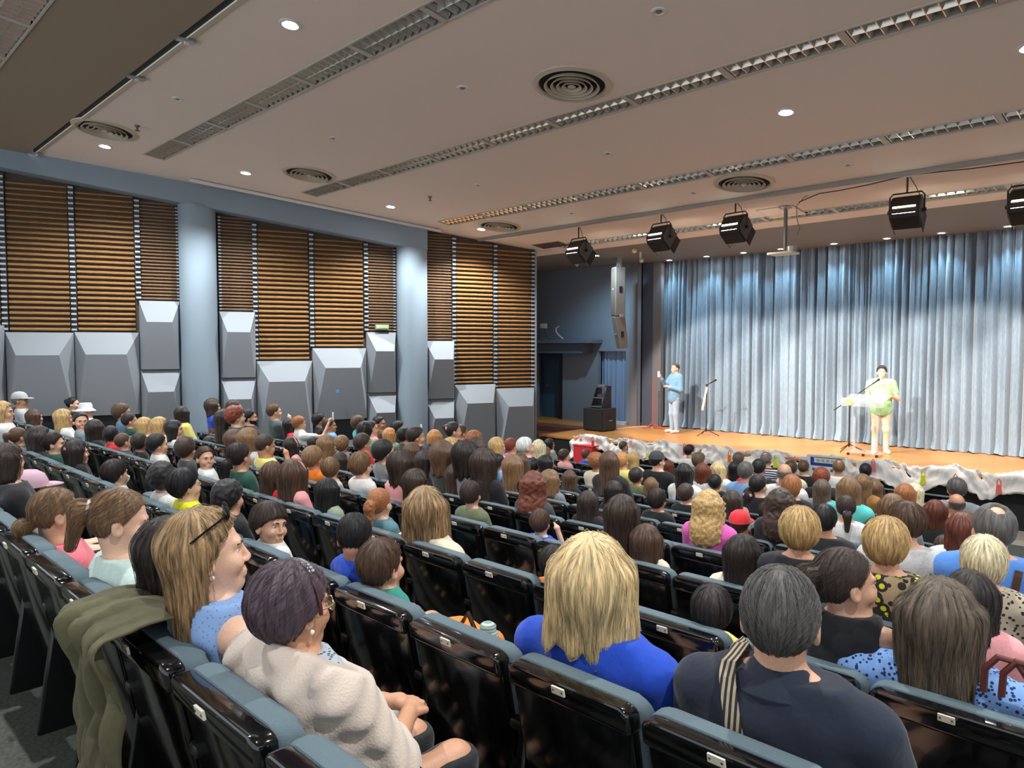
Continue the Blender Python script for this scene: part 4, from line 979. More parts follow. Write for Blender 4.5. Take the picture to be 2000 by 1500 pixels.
CC = {'black': (24, 24, 26), 'white': (226, 224, 218), 'royal': (28, 74, 190), 'navy': (26, 34, 50), 'lblue': (130, 160, 205), 'denim': (110, 142, 176), 'green': (60, 190, 100), 'dgreen': (28, 74, 60), 'olive': (104, 112, 82), 'mint': (196, 216, 206),
      'salmon': (222, 112, 122), 'pink': (236, 160, 160), 'magenta': (208, 90, 168), 'red': (214, 44, 50), 'yellow': (232, 218, 120), 'lime': (222, 226, 20), 'orange': (240, 128, 30), 'coral': (236, 110, 90), 'beige': (206, 190, 166), 'cream': (222, 208, 180),
      'grey': (130, 132, 134), 'lgrey': (190, 190, 188), 'dgrey': (62, 66, 66), 'sage': (146, 160, 136), 'teal': (54, 150, 132), 'turq': (90, 196, 190), 'camel': (158, 112, 62), 'dteal': (66, 86, 84), 'tealblue': (90, 130, 140), 'brown': (92, 66, 46), 'lilac': (188, 184, 206), 'blue': (86, 140, 216), 'polo': (110, 160, 205), 'skyblue': (128, 168, 214)}
def cloth(c): return mat('cloth ' + c, rgb(*CC[c]), .9, bump=.18, scale=60, var=.06, sheen=.15)
def pattern(name, base, spots, scale, thr, third=None):
    if name in MATS: return MATS[name]
    m = mat(name, base, .85); nt = m.node_tree; b = nt.nodes['Principled BSDF']
    tc = nt.nodes.new('ShaderNodeTexCoord'); vo = nt.nodes.new('ShaderNodeTexVoronoi'); vo.inputs['Scale'].default_value = scale
    nt.links.new(tc.outputs['Object'], vo.inputs['Vector'])
    rp = nt.nodes.new('ShaderNodeValToRGB'); rp.color_ramp.interpolation = 'CONSTANT'; rp.color_ramp.elements[0].color = spots; rp.color_ramp.elements[1].position = thr; rp.color_ramp.elements[1].color = base
    if third: e = rp.color_ramp.elements.new(min(.95, thr * 2.0)); e.color = third
    nt.links.new(vo.outputs['Distance'], rp.inputs['Fac']); nt.links.new(rp.outputs['Color'], b.inputs['Base Color']); return m
def stripes(name, a, c, freq, axis_='Z'):
    if name in MATS: return MATS[name]
    m = mat(name, a, .85); nt = m.node_tree; b = nt.nodes['Principled BSDF']
    tc = nt.nodes.new('ShaderNodeTexCoord'); wv = nt.nodes.new('ShaderNodeTexWave'); wv.bands_direction = axis_; wv.inputs['Scale'].default_value = freq
    rp = nt.nodes.new('ShaderNodeValToRGB'); rp.color_ramp.interpolation = 'CONSTANT'; rp.color_ramp.elements[0].color = a; rp.color_ramp.elements[1].position = .5; rp.color_ramp.elements[1].color = c
    nt.links.new(tc.outputs['Object'], wv.inputs['Vector']); nt.links.new(wv.outputs['Fac'], rp.inputs['Fac']); nt.links.new(rp.outputs['Color'], b.inputs['Base Color']); return m
PAT = {'stripe': lambda: stripes('navy white stripes', rgb(30, 36, 60), rgb(224, 224, 226), 8), 'plaid': lambda: stripes('navy plaid', rgb(34, 46, 92), rgb(70, 96, 160), 7),
       'dots': lambda: pattern('blue dotted cloth', rgb(120, 158, 212), rgb(28, 40, 84), 62, .34), 'floral': lambda: pattern('yellow black floral', rgb(36, 32, 26), rgb(206, 200, 40), 22, .32, rgb(160, 140, 104)),
       'zebra': lambda: pattern('black beige print', rgb(176, 164, 140), rgb(36, 34, 32), 40, .33), 'print': lambda: pattern('grey blue print', rgb(176, 186, 194), rgb(58, 70, 88), 60, .30), 'check': lambda: stripes('checked shirt', rgb(40, 80, 90), rgb(190, 200, 200), 14)}
def topmat(c): return PAT[c]() if c in PAT else cloth(c)
M_EYE = mat('eye white', rgb(214, 206, 198), .2); M_IRIS = mat('brown iris', rgb(46, 30, 20), .1); M_BROW = mat('eyebrow', rgb(60, 42, 30), .7); M_LIP = mat('lips', rgb(182, 112, 100), .5)
FACE = {}
def face_meshes():
    e = MB(); p = MB(); bw = MB()
    for sx in (-1, 1):
        e.ball((sx * .031, .0690, .003), .0125, 12, 8); p.ball((sx * .0312, .0770, .003), (.0058, .0052, .0058), 10, 6)
        bw.tube([(sx * .014, .0895, .020), (sx * .028, .0915, .0265), (sx * .046, .078, .022)], [.0035, .0042, .0022], 6)
    FACE['eyes'] = e.mesh('eyes', True); FACE['irises'] = p.mesh('irises', True); FACE['eyebrows'] = bw.mesh('eyebrows', True)
    FACE['lips'] = MB().tube([(-.021, .0875, -.0655), (-.010, .0935, -.064), (0, .0945, -.0655), (.010, .0935, -.064), (.021, .0865, -.0655)], [.002, .0048, .0052, .0048, .002], 8).mesh('lips', True)
face_meshes()
TARGET = np.array([-4.8, 15.9, 0])
PEOPLE = []
def place_person(H, yb, yaw_h, s, hf, hair, hc, top, sk=0, sleeve=.6, lp='lap', rp='lap', pitch=0.0, roll=0.0, sh=1.0, girth=1.0, lean=0.0, trous='navy', fine=None, seed=0, face=False, stand=False, hx=0.0, name='person', hres=None, hz=None):
    """H: world head centre; yb: body azimuth from +Y (clockwise positive to +X); yaw_h: head azimuth"""
    rel = yaw_h - yb; rel = (rel + math.pi) % (2 * math.pi) - math.pi
    if fine is None: rel = round(rel / math.radians(20)) * math.radians(20); pitch = round(pitch / .2) * .2; roll = round(roll / .2) * .2
    key = (round(rel, 3), round(pitch, 2), round(roll, 2), hf, sleeve, lp, rp, sh, girth, lean, stand, hx, fine, hz)
    B = Build(sh, hf, -rel, pitch, roll, lp, rp, lean, girth, stand, hx, hz)
    mb, ms, mt = body_meshes(key, B, sleeve, fine)
    Rb = rotz(-yb); base = np.array(H) - (Rb @ B.H) * s
    root = empty(name, tuple(base)); root.rotation_euler = (0, 0, -yb); root.scale = (s, s, s)
    link('body', mb, skin(sk), root); link('shirt', ms, topmat(top), root); link('trousers', mt, cloth(trous), root)
    Rl = Matrix([list(map(float, r)) for r in B.R]).to_4x4()
    hm = Matrix.Translation(Vector([float(v) for v in B.H])) @ Rl @ Matrix.Diagonal((hf, hf, hf, 1))
    if hair:
        h = link('hair', hair_mesh(hair, seed, hres or .0095), hairmat(hc, hair.startswith('curly') or hair == 'messy'), root); h.matrix_local = hm
    if face:
        for n_, m_ in ((('eyes', M_EYE),) if fine else ()) + (('irises', M_IRIS), ('eyebrows', hairmat(hc) if hc in ('black', 'dark', 'dbrown', 'brown') else M_BROW), ('lips', M_LIP)):
            o = link(n_, FACE[n_], m_, root); o.matrix_local = hm
    return root, B, hm
# ================================================================ THE AUDIENCE
# (x, y of the head in the photograph, hair, hair colour, top, m/w/c, label, options)
T = [
 (6, 806, 'long', 'blond', 'white', 'w', 'person with blonde hair cut by the left edge, far back row', {}),
 (34, 812, 'long', 'dbrown', 'grey', 'w', 'person with long dark brown hair beside the blonde at left edge', {}),
 (68, 816, 'long', 'brown', 'lilac', 'w', 'person with brown hair in profile wearing pale lilac, far left', {'phi': 75}),
 (40, 830, 'bun', 'brown', 'white', 'c', 'child with brown bun below the two women at far left', {'phi': 70}),
 (40, 783, 'neat', 'grey', 'lgrey', 'm', 'person in a pale grey cap against the wall at far left', {'cap': 'lgrey'}),
 (125, 818, 'wavy', 'blond', 'white', 'w', 'person with wavy blonde hair and white top, arms on the seat', {'phi': 80, 'lp': 'fold', 'rp': 'fold'}),
 (143, 790, 'bun', 'black', 'black', 'w', 'person with black bun beside the white bucket hat', {}),
 (169, 803, 'neat', 'dbrown', 'white', 'w', 'person in a white bucket hat by the left wall', {'bucket': 1, 'phi': 90}),
 (158, 824, 'neat', 'dark', 'check', 'c', 'small child in checked shirt facing the camera by bucket hat', {'phi': 170}),
 (186, 840, 'long', 'dark', 'black', 'w', 'person with long dark hair in front of the small checked-shirt child', {'phi': 35}),
 (217, 851, 'short', 'black', 'red', 'c', 'child with black hair and red collar right of long dark hair', {'phi': 30}),
 (239, 807, 'short', 'brown', 'denim', 'c', 'child in light denim shirt in profile by the left wall', {'phi': 80}),
 (254, 823, 'neat', 'dark', 'dgreen', 'c', 'child in green striped shirt beside the denim-shirted child', {'phi': 80}),
 (284, 833, 'long', 'blond', 'cream', 'w', 'left one of two people with long straight blonde hair', {}),
 (313, 833, 'long', 'blond', 'cream', 'w', 'right one of two people with long straight blonde hair', {}),
 (341, 840, 'bob', 'black', 'white', 'w', 'person with round black bob and white collar', {}),
 (356, 810, 'long', 'dark', 'yellow', 'w', 'person in pale yellow top with dark hair by first column', {'phi': 40}),
 (416, 795, 'bob', 'dbrown', 'royal', 'w', 'person in royal blue with dark bob, tall before the first column', {'phi': 85, 'k': 5}),
 (458, 799, 'neat', 'dbrown', 'grey', 'm', 'person with short dark hair behind the red curly hair', {'phi': 85, 'k': 5}),
 (461, 815, 'messy', 'red', 'dgreen', 'w', 'person with red curly hair and dark green top', {'phi': 70}),
 (488, 816, 'short', 'black', 'black', 'm', 'bearded person in black shirt left of the light seat covers', {'phi': 95, 'beard': 1}),
 (438, 821, 'long', 'dark', 'black', 'c', 'child with dark hair right of the royal blue top', {'phi': 60}),
 (422, 849, 'messy', 'auburn', 'white', 'w', 'person with auburn curls and white scarf below the royal blue', {'phi': 60, 'k': 5}),
 (412, 868, 'bob', 'dark', 'lgrey', 'w', 'person with dark bob and grey scarf under the auburn curls', {'phi': 55, 'k': 4}),
 (37, 854, 'pony', 'brown', 'dgrey', 'c', 'child with brown tied hair in profile near the left edge', {'phi': 60}),
 (78, 858, 'verylong', 'dark', 'black', 'w', 'person with long dark hair left of the green hair tie', {}),
 (106, 868, 'bun', 'dark', 'dgreen', 'c', 'child with bright green hair tie in dark hair', {'tie': 'green'}),
 (150, 885, 'long', 'dark', 'black', 'c', 'child with pale pink bow in dark hair', {'bow': 'pink'}),
 (241, 864, 'buzz', 'brown', 'dgrey', 'c', 'child with cropped brown hair in profile, ear showing', {'phi': 65}),
 (272, 866, 'short', 'dark', 'black', 'c', 'child with dark hair between two boys in profile', {'phi': 20}),
 (308, 870, 'short', 'black', 'white', 'c', 'child with black hair in profile right of the cropped hair', {'phi': 75}),
 (363, 879, 'short', 'dbrown', 'dgrey', 'c', 'child with dark hair left of the girl facing camera', {'phi': 40}),
 (401, 896, 'pony', 'brown', 'white', 'c', 'child in white turtleneck turned to face the camera', {'phi': 160, 'k': 2, 'hf': 1.35}),
 (460, 862, 'bob', 'brown', 'grey', 'c', 'child with brown bob above the dark green top', {}),
 (488, 861, 'long', 'lbrown', 'lgrey', 'c', 'child with light brown straight hair above the dark green top', {}),
 (468, 893, 'lowpony', 'dark', 'dgreen', 'w', 'person in dark green top with dark hair tied low', {'phi': 45}),
 (15, 902, 'bob', 'dbrown', 'black', 'w', 'person with dark bob in black cut by the left edge, mid height', {'phi': 75, 'hf': 0.9}),
 (226, 926, 'short', 'dark', 'lgrey', 'c', 'child in white face mask with dark hair', {'phi': 60, 'mask': 1}),
 (316, 936, 'messy', 'black', 'white', 'c', 'child with bushy black hair left of the lime shirt', {'phi': 15}),
 (362, 950, 'short', 'black', 'lime', 'c', 'child in lime yellow shirt with black hair in profile', {'phi': 72}),
 (447, 974, 'messy', 'black', 'black', 'c', 'child with curly black hair behind the sunglasses woman', {'phi': 55}),
 (536, 805, 'neat', 'brown', 'dteal', 'm', 'person holding a hand to the mouth against the wedge panels', {'phi': 85, 'rp': 'face', 'k': 6}),
 (565, 832, 'long', 'black', 'red', 'w', 'person with black hair and red top beside the raised phone', {'phi': 60}),
 (585, 828, 'short', 'ginger', 'white', 'm', 'person in white shirt and glasses holding up a phone', {'phi': 75, 'rp': 'raise', 'phone': 1, 'k': 6}),
 (624, 822, 'short', 'black', 'black', 'c', 'child in black beside the pale blue shirt by the wall', {'phi': 80}),
 (644, 832, 'short', 'dbrown', 'skyblue', 'c', 'child in pale blue shirt in profile by the wall', {'phi': 90}),
 (700, 828, 'short', 'brown', 'turq', 'c', 'child in turquoise behind the bright green top', {'phi': 40}),
 (713, 842, 'bob', 'black', 'green', 'w', 'person leaning forward in bright green top, black hair', {'phi': 70, 'pitch': .4}),
 (741, 828, 'neat', 'black', 'brown', 'c', 'child with black hair looking back right of the green top', {'phi': 120}),
 (725, 838, 'neat', 'dark', 'pink', 'c', 'child peeking between the green top and the boy looking back', {'phi': 90}),
 (762, 851, 'wavy', 'straw', 'sage', 'w', 'person in sage green stretching both arms with a phone', {'phi': 75, 'lp': 'raise', 'rp': 'raise', 'phone': 1}),
 (778, 838, 'short', 'black', 'black', 'c', 'child with black hair behind the outstretched arms', {'phi': 80}),
 (790, 852, 'short', 'black', 'dgrey', 'c', 'child with black hair under the outstretched arms', {'phi': 45}),
 (813, 854, 'short', 'dark', 'black', 'c', 'child with dark hair directly below the raised phone', {'phi': 70}),
 (850, 857, 'wavy', 'straw', 'orange', 'w', 'person in orange top with strawberry blonde hair', {'phi': 40}),
 (882, 874, 'long', 'blond', 'cream', 'w', 'person with long blonde hair right of the orange top', {}),
 (901, 846, 'neat', 'brown', 'coral', 'c', 'child in coral shirt close to the wedge panels', {'phi': 60}),
 (886, 843, 'bun', 'dark', 'black', 'c', 'child with pink bow just left of the coral shirt', {'bow': 'pink'}),
 (709, 867, 'short', 'dbrown', 'red', 'c', 'child in red shirt below the bright green top', {'phi': 65}),
 (750, 885, 'short', 'black', 'grey', 'c', 'child with black hair and grey shirt, mid left', {'phi': 55}),
 (705, 911, 'neat', 'lbrown', 'white', 'c', 'child with short sandy hair beside two empty black seats', {'phi': 30}),
 (784, 911, 'bob', 'dbrown', 'pink', 'w', 'person with dark brown bob and pink top in profile', {'phi': 60}),
 (806, 886, 'long', 'brown', 'black', 'c', 'child with long brown hair left of the glasses boy', {}),
 (842, 890, 'short', 'black', 'grey', 'c', 'child with black hair and glasses below the orange top', {'phi': 60}),
 (866, 892, 'bob', 'brown', 'dgrey', 'c', 'child with brown bob right of the glasses boy', {'phi': 50}),
 (639, 871, 'long', 'lbrown', 'black', 'w', 'person with light brown hair left of the curly light hair', {}),
 (668, 869, 'curlyshort', 'lbrown', 'grey', 'c', 'child with curly light brown hair, mid left', {'phi': 20}),
 (615, 868, 'short', 'dark', 'black', 'c', 'child with short dark hair in front of the white-shirted phone holder', {}),
 (570, 872, 'long', 'dark', 'pink', 'c', 'child with pink headband in dark hair near the red top', {'phi': 50, 'band': 'pink'}),
 (518, 872, 'buzz', 'dbrown', 'yellow', 'm', 'person in pale yellow with hand raised to the brow', {'phi': 60, 'rp': 'face', 'pitch': .2}),
 (612, 897, 'short', 'lbrown', 'orange', 'c', 'child with sandy hair right of the pink-banded long hair', {'phi': 40}),
 (646, 917, 'short', 'lbrown', 'lgrey', 'c', 'child with light brown hair above the long black hair', {'phi': 30}),
 (666, 903, 'long', 'dark', 'black', 'c', 'child with pink bow and dark hair, middle left', {'phi': 60, 'bow': 'pink'}),
 (572, 930, 'verylong', 'brown', 'pink', 'c', 'child with very long brown hair and pink headband', {'phi': 25, 'band': 'pink', 'k': 2}),
 (532, 930, 'long', 'brown', 'red', 'c', 'child in red shirt with brown hair left of very long hair', {'phi': 10}),
 (640, 962, 'verylong', 'black', 'sage', 'c', 'child with very long black hair and sage top', {'phi': 45}),
 (742, 985, 'curlypony', 'ginger', 'tealblue', 'c', 'child with curly ginger ponytail in grey-blue top', {'phi': 35, 'k': 2, 'hf': 1.3}),
 (832, 905, 'long', 'dark', 'black', 'w', 'person with dark hair above the highlighted long hair', {}),
 (812, 945, 'long', 'dbrown', 'black', 'c', 'child with dark brown hair just left of highlighted hair', {}),
 (928, 861, 'layered', 'ginger', 'skyblue', 'w', 'person with ginger layered hair in pale blue near wall end', {'phi': 60}),
 (931, 880, 'long', 'dbrown', 'denim', 'w', 'person with dark brown hair in front of the ginger layers', {}),
 (972, 873, 'bob', 'blond', 'cream', 'w', 'person with straight golden blonde bob near the wall end', {}),
 (999, 872, 'short', 'red', 'magenta', 'w', 'person in magenta left of the white-haired man', {'phi': 55}),
 (1027, 874, 'neat', 'white', 'plaid', 'm', 'white-haired person in dark blue plaid shirt', {'phi': 65}),
 (1052, 876, 'long', 'plat', 'cream', 'w', 'person with pale hair right of the white-haired man', {'phi': 10}),
 (1066, 887, 'verylong', 'lbrown', 'white', 'c', 'child with long light brown hair right of the white-haired man', {}),
 (1074, 868, 'long', 'dark', 'lgrey', 'c', 'child with dark hair in profile before the stage steps', {'phi': 70}),
 (1103, 891, 'messy', 'dbrown', 'pink', 'c', 'child with tousled dark hair below the garland end', {}),
 (1146, 889, 'short', 'auburn', 'royal', 'c', 'person with auburn hair and blue top below the red box', {}),
 (1166, 903, 'curlyshort', 'ginger', 'cream', 'w', 'person with short ginger hair and cream top, left of two', {}),
 (1215, 901, 'curlyshort', 'straw', 'yellow', 'w', 'person with short strawberry curls and pale yellow top', {}),
 (1237, 897, 'long', 'blond', 'cream', 'w', 'person with long blonde hair right of the strawberry curls', {}),
 (1191, 905, 'long', 'brown', 'black', 'w', 'person with brown hair between the two short ginger heads', {}),
 (888, 901, 'short', 'dark', 'black', 'c', 'child with dark hair under the long blonde by the orange top', {}),
 (911, 893, 'bob', 'dark', 'grey', 'c', 'child with dark bob left of the light blue polo', {'phi': 50}),
 (972, 906, 'short', 'black', 'polo', 'c', 'child in light blue polo with hand at the chin', {'phi': 40, 'rp': 'face'}),
 (947, 909, 'long', 'dbrown', 'black', 'c', 'child with dark brown hair left of the light blue polo', {}),
 (1017, 907, 'bob', 'brown', 'grey', 'c', 'child with brown bob right of the light blue polo', {'phi': 30}),
 (1003, 914, 'long', 'lbrown', 'black', 'c', 'child with light brown hair touching the light blue polo', {}),
 (1048, 913, 'short', 'black', 'black', 'c', 'child with black hair below the plaid shirt', {}),
 (1067, 907, 'bob', 'black', 'grey', 'c', 'child with black bob below the long light brown hair', {}),
 (893, 932, 'verylong', 'dbrown', 'black', 'w', 'person with long dark brown hair right of highlighted hair', {'k': 4}),
 (947, 946, 'wavy', 'dbrown', 'black', 'w', 'person with dark wavy hair and glasses beside the olive shirt', {'phi': 30, 'k': 4}),
 (920, 967, 'neat', 'dbrown', 'olive', 'c', 'child in olive green shirt with dark short hair', {'phi': 25, 'k': 3}),
 (1041, 950, 'curlylong', 'auburn', 'dgrey', 'w', 'person with long curly auburn hair in the middle', {'phi': 10, 'k': 4}),
 (1076, 941, 'bob', 'lbrown', 'grey', 'c', 'child with light brown bob right of the curly auburn hair', {'phi': 60}),
 (1113, 936, 'verylong', 'brown', 'black', 'c', 'child with long brown hair, bare arm over the seat', {'phi': 20, 'lp': 'back'}),
 (1148, 984, 'long', 'dbrown', 'black', 'c', 'child with long dark hair left of centre-right empty seats', {'phi': 5}),
 (1200, 962, 'long', 'dark', 'black', 'c', 'child with dark hair behind the two long-haired girls', {}),
 (1215, 1006, 'verylong', 'dbrown', 'dteal', 'c', 'child with very long dark hair above the blonde woman', {'phi': 15}),
 (1263, 1060, 'verylong', 'brown', 'cream', 'c', 'child with long straight brown hair right of the blonde woman', {'k': 3, 'hf': 1.35}),
 (1055, 1022, 'neat', 'brown', 'royal', 'c', 'child with cropped brown hair in blue, left of the blonde woman', {'phi': 10, 'rp': 'face', 'k': 3}),
 (1084, 1102, 'neat', 'dark', 'orange', 'c', 'child half hidden behind the blonde woman', {'k': 2}),
 (1272, 949, 'bob', 'lbrown', 'black', 'c', 'child with light brown bob right of the raised hand', {'phi': 15}),
 (1284, 978, 'short', 'dark', 'black', 'c', 'child with dark hair below the light brown bob', {}),
 (1284, 901, 'neat', 'black', 'black', 'm', 'person in black cap and jacket near the garland, left', {'phi': 45, 'cap2': 'dgrey'}),
 (1172, 928, 'short', 'dark', 'black', 'c', 'child with dark hair below the short ginger head', {}),
 (1243, 932, 'short', 'dark', 'olive', 'c', 'child with dark hair left of the light brown bob', {}),
 (1219, 873, 'short', 'brown', 'grey', 'c', 'child with brown hair right under the garland, left part', {}),
 (1307, 912, 'long', 'auburn', 'black', 'c', 'child with auburn hair right of the black cap', {'phi': 40}),
 (1348, 882, 'neat', 'black', 'white', 'm', 'person in white with black hair directly under the garland', {}),
 (1337, 926, 'verylong', 'black', 'white', 'w', 'person with long black hair and white top, middle right', {}),
 (1373, 923, 'bob', 'auburn', 'white', 'w', 'person with auburn bob beside the long black hair', {}),
 (1366, 899, 'layered', 'greybrown', 'grey', 'w', 'person with grey brown hair behind the auburn bob', {}),
 (1403, 918, 'wavy', 'lblond', 'white', 'w', 'person with wavy light blonde hair and white top', {}),
 (1397, 944, 'short', 'black', 'black', 'c', 'child with black hair in front of the wavy blonde', {}),
 (1436, 916, 'long', 'black', 'red', 'w', 'person with black hair and red top right of wavy blonde', {}),
 (1443, 898, 'short', 'greybrown', 'grey', 'm', 'person with grey brown hair beside the orange garland tag', {}),
 (1457, 923, 'short', 'salt', 'skyblue', 'm', 'person with grey hair and light blue shirt', {}),
 (1483, 915, 'neat', 'black', 'black', 'm', 'person in black shirt between grey hair and striped shirt', {'phi': 30}),
 (1497, 898, 'thin', 'grey', 'stripe', 'm', 'person in navy and white striped shirt below the garland', {}),
 (1532, 926, 'bald', 'grey', 'white', 'm', 'bald person in white shirt right of the striped shirt', {}),
 (1545, 917, 'short', 'dbrown', 'cream', 'w', 'person with dark hair behind the bald man in white', {'phi': 20}),
 (1570, 914, 'neat', 'brown', 'black', 'm', 'person in black polo left of the blue and white poster', {}),
 (1638, 914, 'thin', 'lbrown', 'white', 'm', 'balding person in white shirt before the blue and white poster', {}),
 (1691, 921, 'neat', 'black', 'navy', 'm', 'person with black hair in navy under the pink garland tag', {}),
 (1482, 949, 'short', 'black', 'black', 'w', 'person with black hair below the light blue shirt', {'phi': 35}),
 (1547, 952, 'layered', 'ginger', 'black', 'w', 'person with layered golden brown hair and pale blue collar', {}),
 (1605, 934, 'curlyshort', 'red', 'black', 'w', 'person with red curls under the blue and white poster', {}),
 (1605, 956, 'long', 'greybrown', 'grey', 'w', 'person with ash long hair in front of the red curls', {}),
 (1657, 958, 'bob', 'lbrown', 'turq', 'w', 'person in turquoise with light brown bob', {}),
 (1685, 946, 'verylong', 'lbrown', 'camel', 'w', 'person in camel brown with long light brown hair', {}),
 (1466, 972, 'short', 'dark', 'pink', 'c', 'child with dark hair and pink bow left of curly long brown', {'bow': 'pink'}),
 (1627, 968, 'short', 'black', 'black', 'c', 'child with black hair left of the turquoise top', {}),
 (1340, 966, 'short', 'dbrown', 'black', 'c', 'child with dark round head left of the curly pink-top woman', {}),
 (1430, 981, 'wavy', 'dbrown', 'black', 'c', 'child with dark wavy hair right of the curly pink-top woman', {}),
 (1385, 990, 'curlylong', 'blond', 'magenta', 'w', 'person with big blonde curls in orchid pink top', {'phi': 15, 'k': 4, 'clip': 1}),
 (1446, 1027, 'buzz', 'dark', 'orange', 'c', 'child in a red baseball cap', {'cap': 'red', 'phi': 25, 'hf': 1.45}),
 (1497, 1001, 'neat', 'dbrown', 'grey', 'c', 'child with cropped dark hair right of the red cap', {}),
 (1525, 984, 'curlylong', 'dbrown', 'black', 'w', 'person with long curly brown hair right of the cropped head', {'k': 5}),
 (1561, 1040, 'swept', 'blond', 'black', 'w', 'person with short golden hair and black top', {'k': 3}),
 (1610, 1017, 'short', 'black', 'black', 'm', 'person with black hair and black shirt right of golden hair', {'k': 5}),
 (1652, 993, 'lowpony', 'dbrown', 'white', 'w', 'person in white with dark hair in a blue tie', {'tie': 'blue'}),
 (1452, 1086, 'verylong', 'dark', 'cream', 'w', 'person with long straight dark hair below the red cap', {'k': 3}),
 (1390, 1196, 'short', 'dark', 'yellow', 'c', 'child with dark hair left of the navy polo man', {'k': 2, 'hf': 1.4}),
 (1708, 954, 'bob', 'lbrown', 'navy', 'c', 'child with light brown hair right of the camel top', {}),
 (1786, 964, 'verylong', 'plat', 'white', 'w', 'person with platinum long hair before the black stage front', {}),
 (1768, 968, 'long', 'ginger', 'black', 'w', 'person with golden hair left of the platinum hair', {}),
 (1768, 983, 'long', 'dark', 'black', 'c', 'child with dark hair in front of the platinum hair', {}),
 (1743, 994, 'long', 'lbrown', 'grey', 'w', 'person with light brown parted hair above the grey shirt', {}),
 (1766, 1023, 'neat', 'brown', 'lgrey', 'm', 'person in pale grey shirt turned to the left', {'phi': -60, 'k': 4}),
 (1707, 1031, 'bob', 'dbrown', 'black', 'c', 'child with dark hair left of the man in pale grey', {}),
 (1732, 1066, 'swept', 'blond', 'floral', 'w', 'person with short blonde curls in yellow and black print', {'k': 3}),
 (1826, 1002, 'bob', 'auburn', 'black', 'w', 'person with auburn bob left of the tanned bald man', {'phi': -20}),
 (1868, 986, 'bald', 'dgrey', 'white', 'm', 'tanned bald person in white shirt at the right', {'sk': 3}),
 (1868, 957, 'short', 'dgrey', 'grey', 'm', 'person with dark grey hair just under the garland, right', {}),
 (1880, 1037, 'long', 'auburn', 'white', 'w', 'person with long red-brown hair left of the blue-shirted man', {}),
 (1940, 1037, 'thin', 'salt', 'blue', 'm', 'large person in blue shirt with brown strap at the right', {'k': 4, 'strap': 1, 'sh': 1.15, 'hf': 1.15}),
 (1845, 1072, 'short', 'brown', 'black', 'c', 'child with brown head bent left of the blue-shirted man', {'pitch': .4}),
 (1922, 1098, 'layered', 'plat', 'zebra', 'w', 'person with short platinum hair and black beige print', {'k': 3, 'hf': 1.05, 'Yo': 0.42}),
 (1893, 1172, 'verylong', 'dark', 'pink', 'w', 'person with long dark hair and pale pink top at right edge', {'k': 3, 'hf': 1.1, 'Yo': -0.02}),
]
# the close ones: built finer
NEAR = [
 (60, 962, 'lowpony', 'dark', 'black', 'c', 'child in a pink trucker cap by the left edge', {'k': 0, 'cap': 'pinkcap', 'phi': 70, 'Yo': 0.35, 'off': 1, 'hf': 1.5}),
 (112, 1004, 'lowpony', 'lbrown', 'salmon', 'c', 'child in salmon pink shirt with light brown ponytail', {'k': 0, 'phi': 80, 'sleeve': 0.85, 's': 1.0, 'hf': 1.0}),
 (235, 1020, 'pony', 'lbrown', 'mint', 'c', 'child in mint shirt with ponytail looking down', {'k': 0, 'phi': 92, 'pitch': 0.2, 'sleeve': 0.85, 's': 1.0, 'hf': 1.02, 'tie': 'lgrey'}),
 (335, 1080, 'verylong', 'dark', 'black', 'w', 'person in black with long dark hair left of the pale blue knit', {'k': 0, 'phi': 60, 's': 0.88}),
 (405, 1082, 'tucked', 'hl', 'lblue', 'w', 'person in pale blue sleeveless knit with highlighted blonde hair', {'k': 0, 'phi': 88, 'sleeve': 0, 'pitch': -0.08, 'sk': 1, 'hf': 1.1, 's': 1.0, 'trous': 'lgrey'}),
 (574, 1190, 'swept', 'purple', 'print', 'w', 'older person with plum hair, glasses and beige shawl', {'k': 0, 'phi': 58, 'sleeve': 1.35, 'sh': 1.08, 'girth': 1.15, 'lp': 'knee', 'rp': 'knee', 'hz': ((-0.13, 0.13), (0.26, 0.5), (0.18, 0.38)), 'trous': 'black', 'Yo': 0.24}),
 (527, 1026, 'bowl', 'dbrown', 'white', 'c', 'child with bowl cut glancing back beside the pale blue knit', {'k': 1, 'phi': 140, 'roll': -0.1, 'hf': 1.45}),
 (692, 1052, 'neat', 'black', 'royal', 'c', 'child in bright blue shirt bending forward, black hair', {'k': 1, 'pitch': 0.5, 'phi': 15, 'hf': 1.25}),
 (746, 1108, 'neat', 'brown', 'teal', 'c', 'child in teal shirt with short brown hair right of plum hair', {'k': 1, 'phi': 45, 'hf': 1.55}),
 (832, 1000, 'wavy', 'hl', 'cream', 'w', 'person with long highlighted hair and beige top, middle left', {'k': 2, 'phi': 20, 'hf': 1.08, 's': 1.1, 'sh': 1.15}),
 (1155, 1146, 'lob', 'lblond', 'royal', 'w', 'blonde person in royal blue blouse in the foreground', {'k': 1, 'phi': 4, 'sh': 1.25, 'sleeve': 0.98, 'girth': 1.08, 'hf': 1.2, 's': 1.14, 'Yo': 0.29}),
 (1524, 1212, 'crop', 'salt', 'navy', 'm', 'grey-haired person in navy polo with striped strap', {'k': 1, 'phi': 6, 'sh': 1.22, 'girth': 1.15, 'hf': 1.1, 's': 1.12, 'Yo': 0.3}),
 (1652, 1140, 'pony', 'dbrown', 'black', 'w', 'person in black sleeveless top with brown ponytail', {'k': 2, 'phi': 62, 'sleeve': 0, 'hf': 1.25, 'Yo': 0.27}),
 (1836, 1220, 'verylong', 'greybrown', 'dots', 'w', 'person with long ash brown hair in blue dotted blouse', {'k': 2, 'phi': 5, 'sh': 1.5, 'hf': 1.22, 's': 1.04, 'Yo': 0.26}),
]
M_PINKCAP = mat('pink cap cloth', rgb(206, 168, 182), .8)
